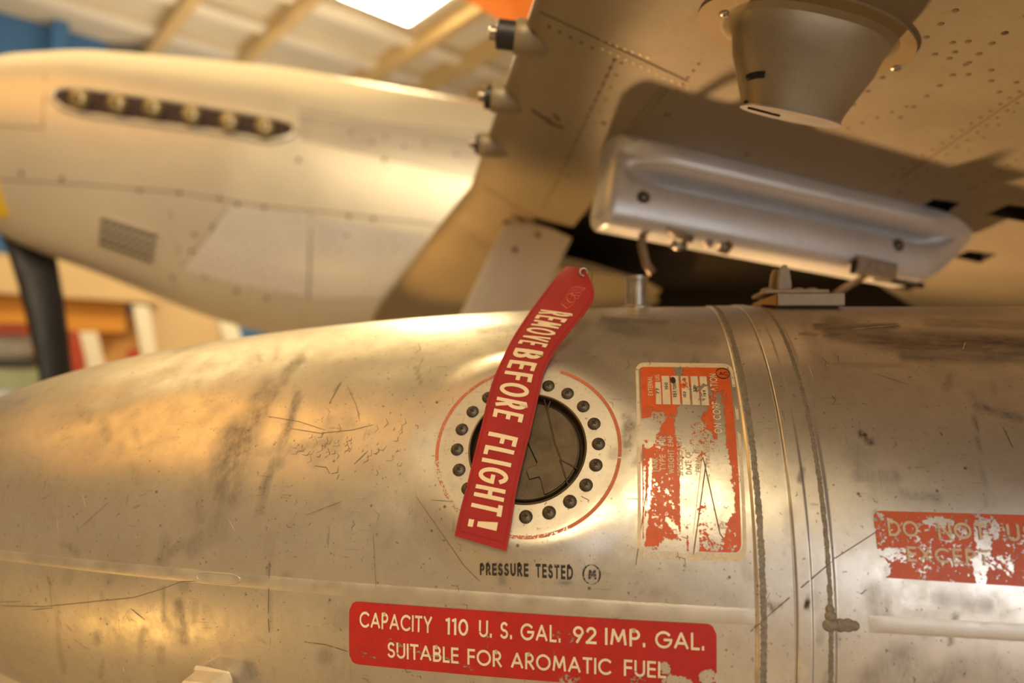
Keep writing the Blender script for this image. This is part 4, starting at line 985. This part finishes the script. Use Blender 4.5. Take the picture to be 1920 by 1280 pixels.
def riv_at(px, py, r, mi):
    P, N = WS(px, py, .0)
    if P is not None: b.lathe(P, N, [(r, .0), (r * .95, .0003), (r * .5, .0004)], 10, mi)
def rrow(p0, p1, n, r=.0032, mi=0, jit=0.0):
    for i in range(n): t = i / max(1, n - 1); riv_at(p0[0] + (p1[0] - p0[0]) * t, p0[1] + (p1[1] - p0[1]) * t, r, mi)
rrow((1152, 112), (1052, 325), 15, .0034); rrow((1165, 118), (1085, 300), 9, .0024)
rrow((1030, 50), (1110, 90), 5, .0032); rrow((1130, 92), (1290, 165), 12, .003, 1); rrow((1128, 76), (1215, 108), 7, .0035, 1); rrow((1250, 170), (1180, 250), 12, .0026); rrow((1240, 165), (1165, 255), 12, .0022)
rrow((1818, -5), (1600, 196), 9, .0040); rrow((1884, 62), (1688, 220), 9, .0040); rrow((1925, 30), (1884, 62), 2, .004); 
for p in ((1753, 102), (1780, 110), (1790, 98), (1815, 78), (1816, 118), (1858, 132), (1873, 173), (1858, 152), (1815, 140), (1905, 155), (1786, 80)): riv_at(*p, .0038, 0)
rrow((1910, 172), (1640, 352), 16, .0030); rrow((1925, 180), (1700, 345), 13, .0028); rrow((1900, 210), (1760, 330), 6, .0026); rrow((1590, 240), (1700, 200), 5, .003); rrow((1540, 5), (1700, 60), 3, .003); rrow((1310, 120), (1270, 170), 5, .0026)
rrow((1830, 350), (1920, 290), 7, .0028); rrow((1800, 330), (1880, 420), 5, .0028)
for p in ((1132, 231), (1250, 215), (1065, 330), (1400, 290), (1686, 359), (1000, 60)): riv_at(*p, .0055, 0)
b.build('rivets', [M_RIV, M_RIVL], wing, True)['kind'] = 'stuff'
# torn patch stencil on the leading edge skin
b = MB()
for (p0, p1, w_) in (((997, 206), (1022, 222), .008), ((1020, 220), (1035, 232), .010), ((1030, 230), (1056, 240), .008), ((1040, 214), (1048, 226), .005)):
    a_, N_ = WS(*p0, .0005); c = WS(*p1, .0005)[0]; d = (c - a_) / np.linalg.norm(c - a_); b.box((a_ + c) / 2, d * np.linalg.norm(c - a_) / 2, np.cross(N_, d) * w_ / 2, N_ * .001)
b.build('latch_slot', M_RIV, wing)
# gun muzzles in the leading edge
FWD = unit(-RH + UP * .10 - FH * .05)
M_BLACK = simple('black_muzzle_tape', (.012, .011, .012), .45, 0, .2, 60); M_TIP = simple('muzzle_steel', (.30, .24, .20), .3, .8)
for (px, py, z, ln_, rb) in ((966, 68, 1.05, .031, .022), (922, 183, 1.265, .015, .0215), (899, 270, 1.48, .011, .0215)):
    P = W(px, py, z); b = MB(); b.lathe(P - FWD * .13, FWD, [(.018, .06), (.024, .085), (.0265, .11), (.0265, .126), (.024, .131)], 40); f_ = b.build('gun_fairing', M_WING, wing, True, auto=50)
    b = MB(); b.lathe(P - FWD * .004, FWD, [(rb, 0), (rb, ln_), (rb * .9, ln_ + .002), (rb * .5, ln_ + .003)], 36); b.lathe(P, FWD, [(rb * .48, ln_ - .002), (rb * .48, ln_ + .009), (rb * .30, ln_ + .010), (rb * .28, ln_ + .002)], 24, 1)
    b.build('gun_muzzle', [M_BLACK, M_TIP], wing, True, auto=40)
# conical housing under the wing
M_HSG = silver('housing_paint', (.31, .245, .15), (.38, .305, .195), .35, .42, 12)
HCN = WP(1512, 62); EL = np.linalg.norm(WP(1697, 128) - WP(1332, 14)) / 2
def oval(c, a_, b2, n=56, shift=0.0, sq=1.0):
    return [c + CHD * (a_ * math.copysign(abs(math.cos(t)) ** sq, math.cos(t)) + shift) + SPN * b2 * math.copysign(abs(math.sin(t)) ** sq, math.sin(t)) for t in np.linspace(0, 2 * math.pi, n + 1)[:-1]]
def loft(name, rings, mat, parent, smooth=True, auto=40, label=None):
    n = len(rings[0]); V = [p for r in rings for p in r]; F = grid_faces(len(rings), n, True) + [tuple(range(n))[::-1], tuple((len(rings) - 1) * n + k_ for k_ in range(n))]
    return mesh(name, V, F, mat, parent, smooth, auto=auto, label=label)
BW = .078
hs = loft('camera_housing', [oval(HCN - ND * .012, EL, BW), oval(HCN + ND * .004, EL, BW)], simple('shaded_flange', (.33, .24, .13), .45, .35), ap, auto=30, label='tapered housing with oval flange')  # flange colour darkened for the occlusion shade under the wing
hs.name = 'vent_housing'
rg = []
for t, (a_, b2, d, sh) in enumerate([(EL * .80, BW * .78, .004, .004), (EL * .73, BW * .66, .008, .004), (EL * .69, BW * .60, .018, .004), (EL * .64, BW * .56, .045, .001), (EL * .54, BW * .52, .075, -.003), (EL * .46, BW * .48, .100, -.006), (EL * .43, BW * .46, .112, -.007)]):
    rg.append([p - ND * .36 * (d / .112) ** 2 * ((p - HCN) @ SPN) for p in oval(HCN + ND * d, a_, b2, shift=sh, sq=.85)])
loft('housing_body', rg, M_HSG, hs)
BH = BVHTree.FromPolygons([Vector(p) for r in rg for p in r], grid_faces(len(rg), len(rg[0]), True) + [tuple((len(rg) - 1) * len(rg[0]) + k_ for k_ in range(len(rg[0])))])
def on_housing(px, py):
    h = BH.ray_cast(Vector(CAMLOC), Vector(unit(ray(px, py)))); return np.array(h[0]) if h[0] is not None else None
loft('end_plate', [[p - ND * .36 * ((p - HCN) @ SPN) for p in oval(HCN + ND * h_, EL * .445, BW * .48, shift=-.007, sq=.85)] for h_ in (.111, .1135)], simple('grey_plate', (.42, .38, .34), .4, .4), hs)
for (pts, r) in ((((1402, 146), (1408, 143), (1416, 141), (1424, 140), (1434, 140)), .0042), (((1399, 190), (1400, 194)), .0030), (((1403, 201), (1415, 204), (1430, 208), (1445, 212), (1462, 216)), .0022)):
    P = [on_housing(*p) for p in pts]; P = [p + unit(CAMLOC - p) * (0 if r > .0025 else .012) for p in P if p is not None]
    if len(P) > 1: b = MB(); b.tube(P, r, 10); b.build('housing_slot', M_HOLE, hs, True)
for p in ((1358, 26), (1538, 38), (1680, 128)):
    b = MB(); P = WP(*p, .004); b.lathe(P, ND, [(.0065, 0), (.006, .0015), (.003, .0022)], 16); b.lathe(P, ND, [(.0018, .0018), (.0016, .0026)], 10, 1); b.build('flange_screw', [M_FIT, M_HOLE], hs, True)
# bomb pylon
PLp, PRp = WP(1138, 262), WP(1838, 432); AXP = PRp - PLp; LNP = np.linalg.norm(AXP); AXP /= LNP; OUTP = np.cross(AXP, ND); OUTP *= np.sign(OUTP @ -FH)
prof_ = [(.0, -.004), (.064, -.002), (.068, .010), (.070, .024), (.068, .036), (.058, .045), (.030, .051), (.012, .057), (.010, .064), (.026, .071), (.047, .077), (.052, .088), (.052, .110), (.051, .140), (.046, .152), (.038, .160), (.022, .163), (0, .164)]
V = []; TT = np.concatenate([np.linspace(0, .06, 10), np.linspace(.09, .80, 30), np.linspace(.82, 1, 14)])
for t in TT:
    el = math.sqrt(max(.0, 1 - (1 - min(t / .035, 1)) ** 2)) * .9 + .1; er = 1 - max(0, (t - .84) / .16) ** 1.6 * .97; cove = sstep(.03, .16, t) * (1 - sstep(.80, .93, t)); dsc = 1 - .16 * t; db = 1 - max(0, (t - .83) / .17) ** 1.25 * .93; dl = 1 - .10 * (1 - min(t / .03, 1)) ** 2
    for sd in (1, -1):
        seq = prof_ if sd == 1 else prof_[::-1][1:-1]
        for (o_, d_) in seq:
            wd = o_
            if .02 < d_ < .09: wd = o_ * cove + .052 * (1 - cove)
            wd = min(wd, .07) * el * er
            V.append(PLp + AXP * (LNP * t + (0 if d_ > .0 else 0)) + OUTP * (sd * wd - .02) + ND * d_ * dsc * db * dl)
npf = len(prof_) * 2 - 2; F = grid_faces(len(TT), npf, True) + [tuple(range(npf))[::-1], tuple((len(TT) - 1) * npf + k_ for k_ in range(npf))]
pyl = mesh('pylon', V, F, M_PYL, ap, True, label='pale silver bomb pylon under the wing', auto=60)
def pf(px, py, out=.032):
    o = PLp + OUTP * out; d = ray(px, py); return CAMLOC + d * (((o - CAMLOC) @ OUTP) / (d @ OUTP))
for p in ((1206, 371), (1683, 460)):
    P = pf(*p, .0315); b = MB(); b.lathe(P, OUTP, [(.0135, -.004), (.0135, .0012), (.0095, .0018)], 24, 0); b.lathe(P, OUTP, [(.0105, .0), (.0105, .0022)], 24, 1); b.lathe(P, OUTP, [(.0045, .001), (.004, .0035)], 16, 0); b.build('screw_socket', [M_FIT, M_HOLE], pyl, True, auto=40)
M_BRN = simple('brown_steel', (.30, .22, .14), .45, .5)
def bar(name, pts, r, mat, out=.0, par=None, n=10, rel=None):
    b = MB(); b.tube([pf(p[0], p[1], out if len(p) < 3 else p[2]) for p in pts], r, n); b.build(name, mat, par or pyl, True)
bar('sway_brace', [(1207, 425), (1203, 460), (1212, 495), (1224, 512)], .008, M_BRN, -.01); bar('brace_pad', [(1212, 414), (1240, 420), (1275, 440), (1298, 450)], .007, M_BRN, .02)
bar('rack_hook', [(1258, 455), (1272, 462), (1285, 458)], .008, M_FIT, .01); bar('rack_hook', [(1322, 455), (1334, 458)], .007, M_FIT, .015); bar('rack_hook', [(1350, 462), (1364, 465)], .008, M_FIT, .015); bar('rack_ring', [(1345, 470), (1362, 474), (1372, 462), (1362, 450)], .004, M_BRN, .02)
b = MB(); P = pf(1638, 503, .03); b.box(P, AXP * .045, ND * .017, OUTP * .012, 0, .004); b.box(P + AXP * .008 + OUTP * .01, AXP * .030, ND * .010, OUTP * .006, 0, .003); b.build('rear_catch', M_FIT, pyl)
b = MB(); P = pf(1600, 500, .036); b.box(P, AXP * .004, ND * .014, OUTP * .006, 0, .002); b.build('catch_bracket', M_HOLE, pyl)
bar('brace_rod', [(1632, 512), (1600, 530), (1560, 556)], .006, M_BRN, .0); bar('dark_skid', [(1640, 522), (1690, 530), (1730, 536)], .005, M_HOLE, .0)
# landing gear: door, strut and wheel
gd = [W(945, 420, 1.86), W(985, 412, 1.86), (W(1035, 428, 1.86)), W(1073, 446, 1.86), W(902, 800, 1.98), W(761, 800, 1.98)]
nrm = unit(np.cross(gd[3] - gd[0], gd[5] - gd[0])); nrm *= np.sign(nrm @ FH)
b = MB(); b.prism(gd, nrm * .014); gdo = b.build('gear_door', silver('door_paint', (.54, .50, .47), (.62, .58, .54), .25, .5, 4), ap); md = gdo.modifiers.new('b', 'BEVEL'); md.width = .003
b = MB()
for p in ((1030, 455), (1008, 440), (965, 468), (1038, 478), (985, 520), (1012, 500)):
    P = W(p[0], p[1], 1.86 + (p[1] - 420) / 380 * .12) - nrm * .001; b.lathe(P, -nrm, [(.009, -.002), (.008, .0015)], 12)
b.build('door_fasteners', M_RIV, gdo, True)['kind'] = 'stuff'
gl = G(0.02, 0, 2.15); b = MB(); b.tube([G(-.03, .34, 2.12), G(-.12, -.85, 2.12)], .045, 20); b.build('gear_leg', M_BRN, ap, True)
b = MB(); b.lathe(G(-.05, -CAMLOC[2] + .335, 2.08), FH, [(.12, -.10), (.24, -.10), (.31, -.07), (.335, 0), (.31, .07), (.24, .10), (.12, .10)], 48); b.build('main_wheel', simple('tyre_rubber', (.03, .03, .03), .7), ap, True)
b = MB(); b.box(G(.0, .40, 1.90), RH * .03, FH * .012, UP * .03, 0, .004); b.tube([W(1000, 402, 1.86), W(970, 425, 1.87)], .008, 8); b.build('door_hinge', M_BRN, gdo)
# fuselage nose
TOPX = [(-170, 245), (-140, 200), (-90, 155), (-40, 133), (0, 118), (60, 98), (200, 91), (400, 107), (560, 124), (740, 157), (930, 190), (1200, 232), (1500, 280)]
BOTX = [(-170, 330), (-140, 350), (-90, 368), (-40, 388), (0, 418), (34, 454), (101, 481), (201, 517), (302, 558), (403, 598), (504, 626), (700, 655), (900, 680), (1200, 710), (1500, 740)]
WID = [(-170, .16), (-140, .24), (-90, .30), (0, .34), (200, .39), (500, .43), (1500, .46)]
tx_, ty_ = zip(*TOPX); bx_, by_ = zip(*BOTX); wx_, wy_ = zip(*WID)
def smi(x, xs_, ys_):      # smoothed interpolation
    return sum(np.interp(x + d, xs_, ys_) for d in (-30, -15, 0, 15, 30)) / 5
OUTF = unit(-FH * 1.0 - RH * .06)
def FU(u, a, off=0.0):
    u = np.asarray(u, float); a = np.asarray(a, float); zc = 3.32 + (u - 300) * .00017
    yt, yb, wd = smi(u, tx_, ty_) + 20, smi(u, bx_, by_), np.interp(u, wx_, wy_)
    r0 = CF + ((u - 960) / FPX)[..., None] * CR
    T = CAMLOC + (r0 + ((640 - yt) / FPX)[..., None] * CU) * zc[..., None]; B = CAMLOC + (r0 + ((640 - yb) / FPX)[..., None] * CU) * zc[..., None]; M_ = (T + B) / 2
    s_a = np.sign(np.sin(a)) * np.abs(np.sin(a)) ** .92; c_a = np.sign(np.cos(a)) * np.abs(np.cos(a)) ** .80
    kb = 1 + 0 * off
    return M_ + (T - M_) * (s_a * (1 + off / .45))[..., None] + OUTF * ((wd + off) * c_a)[..., None]
us = np.linspace(-170, 1500, 120); aa = np.linspace(-math.pi, math.pi, 73)[:-1]; gu, ga = np.meshgrid(us, aa, indexing='ij')
V = FU(gu, ga).reshape(-1, 3); F = grid_faces(120, 72, True) + [tuple(range(72))[::-1], tuple(119 * 72 + k_ for k_ in range(72))]
fus = mesh('fuselage', V, F, M_FUS, ap, True, label='silver nose and engine cowling', auto=70)
def FI(px, py):
    gx, g2 = np.meshgrid(np.linspace(-160, 1300, 60), np.linspace(-1.5, 1.5, 40), indexing='ij'); q = proj(FU(gx, g2)); d = np.hypot(q[..., 0] - px, q[..., 1] - py); i = np.unravel_index(np.argmin(d), d.shape)
    u, a_ = gx[i], g2[i]
    for _ in range(12):
        q0 = proj(FU(u, a_)); ju = (proj(FU(u + .5, a_)) - q0) / .5; ja = (proj(FU(u, a_ + 1e-3)) - q0) / 1e-3
        s = np.linalg.solve(np.stack([ju, ja], 1), np.array([px, py]) - q0); u += np.clip(s[0], -80, 80); a_ = float(np.clip(a_ + np.clip(s[1], -.3, .3), -1.55, 1.55))
    return u, a_
FP = lambda px, py, off=0.0: FU(np.array([FI(px, py)[0]]), np.array([FI(px, py)[1]]), off)[0]
def fpatch(name, corners, mat, off, parent, nu=14, nv=10):
    q = quadmap(corners, FI); U, V2 = np.meshgrid(np.linspace(0, 1, nu), np.linspace(0, 1, nv), indexing='ij'); a_, b2 = q(U.ravel(), V2.ravel()); P = FU(a_, b2, off); P2 = FU(a_, b2, -.004)
    F = grid_faces(nu, nv); n = nu * nv; rim = []
    for i in range(nu - 1): rim += [(i * nv, (i + 1) * nv, (i + 1) * nv + n, i * nv + n), ((i + 1) * nv - 1, (i + 2) * nv - 1, (i + 2) * nv - 1 + n, (i + 1) * nv - 1 + n)]
    for j in range(nv - 1): rim += [(j, j + 1, j + 1 + n, j + n), ((nu - 1) * nv + j, (nu - 1) * nv + j + 1, (nu - 1) * nv + j + 1 + n, (nu - 1) * nv + j + n)]
    return mesh(name, np.vstack([P, P2]), F + rim, mat, parent, True, auto=40), q
fpatch('access_panel', [(345, 505), (578, 556), (584, 405), (432, 386)], M_PAN, .003, fus); fpatch('access_panel', [(582, 557), (715, 555), (800, 440), (588, 405)], M_PAN, .0035, fus)
fpatch('cowl_band', [(-60, 420), (18, 402), (-4, 330), (-60, 320)], simple('yellow_nose_paint', (.80, .55, .03), .4), .006, fus)
vp, q = fpatch('vent_plate', [(184, 457), (289, 494), (300, 434), (188, 400)], M_FUS, .004, ap)
b = MB()
for i in range(8):
    for j in range(4):
        u, v = (i + .65) / 8.3, (j + .6) / 4.2; a_, c = q(np.array([u]), np.array([v])); P = FU(a_, c, .005)[0]; P1 = FP(240 + 6, 446, .006); b.lathe(P, OUTF, [(.0150, 0), (.0145, .0012)], 12)
b.build('vent_holes', simple('vent_dark', (.02, .014, .012), .8), vp)['kind'] = 'stuff'
# panel lines, fasteners
b = MB()
def fl(pts, r, mi=0):
    P = [FP(p[0], p[1], .001) for p in resample(pts, 40)]; b.tube(P, r, 6, mi)
fl([(0, 337), (150, 345), (336, 361), (487, 386), (620, 398), (780, 416), (880, 432)], .0022); fl([(0, 236), (85, 240)], .002); fl([(85, 140), (80, 235)], .002); fl([(560, 250), (740, 275), (890, 292)], .0025); fl([(582, 400), (579, 560)], .003); fl([(320, 395), (335, 470), (330, 540)], .002)
fl([(560, 205), (740, 235), (920, 250)], .0015); fl([(340, 500), (430, 386)], .0015)
for p in ((336, 361), (262, 357), (412, 372), (445, 383), (495, 388), (40, 325), (365, 440), (359, 470), (385, 518), (444, 545), (500, 558), (398, 426), (655, 405), (700, 410), (650, 440), (657, 250), (697, 268), (722, 258), (757, 276), (797, 270), (855, 290), (324, 520), (116, 335), (560, 300), (720, 300)):
    P = FP(p[0], p[1], .001); b.lathe(P, OUTF, [(.010, 0), (.008, .003)], 10, 0)
b.build('cowling_fasteners', M_RIV, fus, True)['kind'] = 'stuff'
# exhaust row
oval_px = [(99, 186), (103, 172), (122, 166), (160, 168), (220, 176), (300, 187), (380, 200), (450, 212), (520, 224), (548, 232), (556, 244), (548, 256), (528, 262), (500, 266), (440, 254), (380, 246), (320, 238), (260, 230), (200, 222), (150, 214), (118, 204)]
rim_ = [FP(p[0], p[1], .004) for p in oval_px]
cc_ = FP(330, 215, .012); n = len(rim_); inner = [FP(*p, .006) for p in oval_px]
midl = [FP(105 + 445 * t, 186 + 63 * t, .010) for t in np.linspace(0, 1, n)]
exh = empty('exhaust_bank', cc_); exh.parent = ap; exh.location = Vector(cc_ - np.array(ap.location))
def cmesh(*a, **k): return mesh(*a, **k)
b = MB(); tops = [(103, 174), (140, 167), (220, 176), (300, 187), (380, 200), (450, 212), (520, 225), (550, 238)]; bots = [(108, 196), (140, 212), (210, 224), (290, 235), (370, 246), (440, 255), (510, 264), (550, 254)]
Vt = [FP(*p, .007) for p in tops]; Vb = [FP(*p, .007) for p in bots]
b.add(Vt + Vb, [(i, i + 1, 9 + i, 8 + i) for i in range(7)]); b.build('exhaust_recess_shade', simple('recess_shade', (.055, .03, .025), .8), exh, True)  # flat dark plate, painted shade in place of a real recess
b = MB(); b.tube(rim_, .013, 10, closed=True); b.build('exhaust_shroud', M_FUS, exh, True)
M_STK = simple('heat_stained_steel', (.42, .34, .19), .42, .7, .3, 25)
for (px, py) in ((157, 192), (227, 201), (293, 209), (364, 222), (434, 235), (499, 244)):
    P = FP(px, py, .0); d = unit(OUTF + RH * .28 - UP * .05); b = MB()
    b.lathe(P, d, [(.034, 0), (.038, .030), (.039, .050), (.035, .062), (.024, .069), (.010, .070)], 28, 0); b.lathe(P + d * .06 + RH * .004, d, [(.011, .0), (.0105, .0125)], 14, 1); b.build('exhaust_stack', [M_STK, M_HOLE], exh, True, auto=50)
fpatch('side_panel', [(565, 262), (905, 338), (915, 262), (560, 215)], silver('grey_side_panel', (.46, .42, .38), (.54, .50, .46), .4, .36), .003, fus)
# propeller
hub = W(-120, 285, 3.3)
b = MB(); b.lathe(hub - RH * 0, unit(-RH + UP * .144), [(.33, -.02), (.34, .0), (.33, .12), (.27, .30), (.16, .44), (.03, .52)], 40); b.build('spinner', simple('yellow_spinner', (.80, .55, .03), .35), ap, True)
L_ = [(-40, 330), (-15, 395), (8, 455), (32, 530), (52, 610), (70, 690), (84, 770), (95, 860), (108, 930)]; R2_ = [(0, 330), (18, 392), (62, 440), (106, 482), (120, 560), (130, 640), (140, 730), (143, 830), (135, 930)]
V = []; nb = 12
for i, (l, r) in enumerate(zip(L_, R2_)):
    A_ = W(*l, 3.22); B_ = W(*r, 3.34); c = (A_ + B_) / 2; hx = (B_ - A_) / 2; ny = unit(np.cross(hx, UP)) * (.045 - .0035 * i)
    for k_ in range(nb): t = 2 * math.pi * k_ / nb; V.append(c + hx * math.cos(t) + ny * math.sin(t))
F = grid_faces(len(L_), nb, True) + [tuple(range(nb))[::-1], tuple((len(L_) - 1) * nb + k_ for k_ in range(nb))]
mesh('propeller_blade', V, F, simple('black_propeller_paint', (.018, .017, .020), .5), ap, True, label='matt black blade')
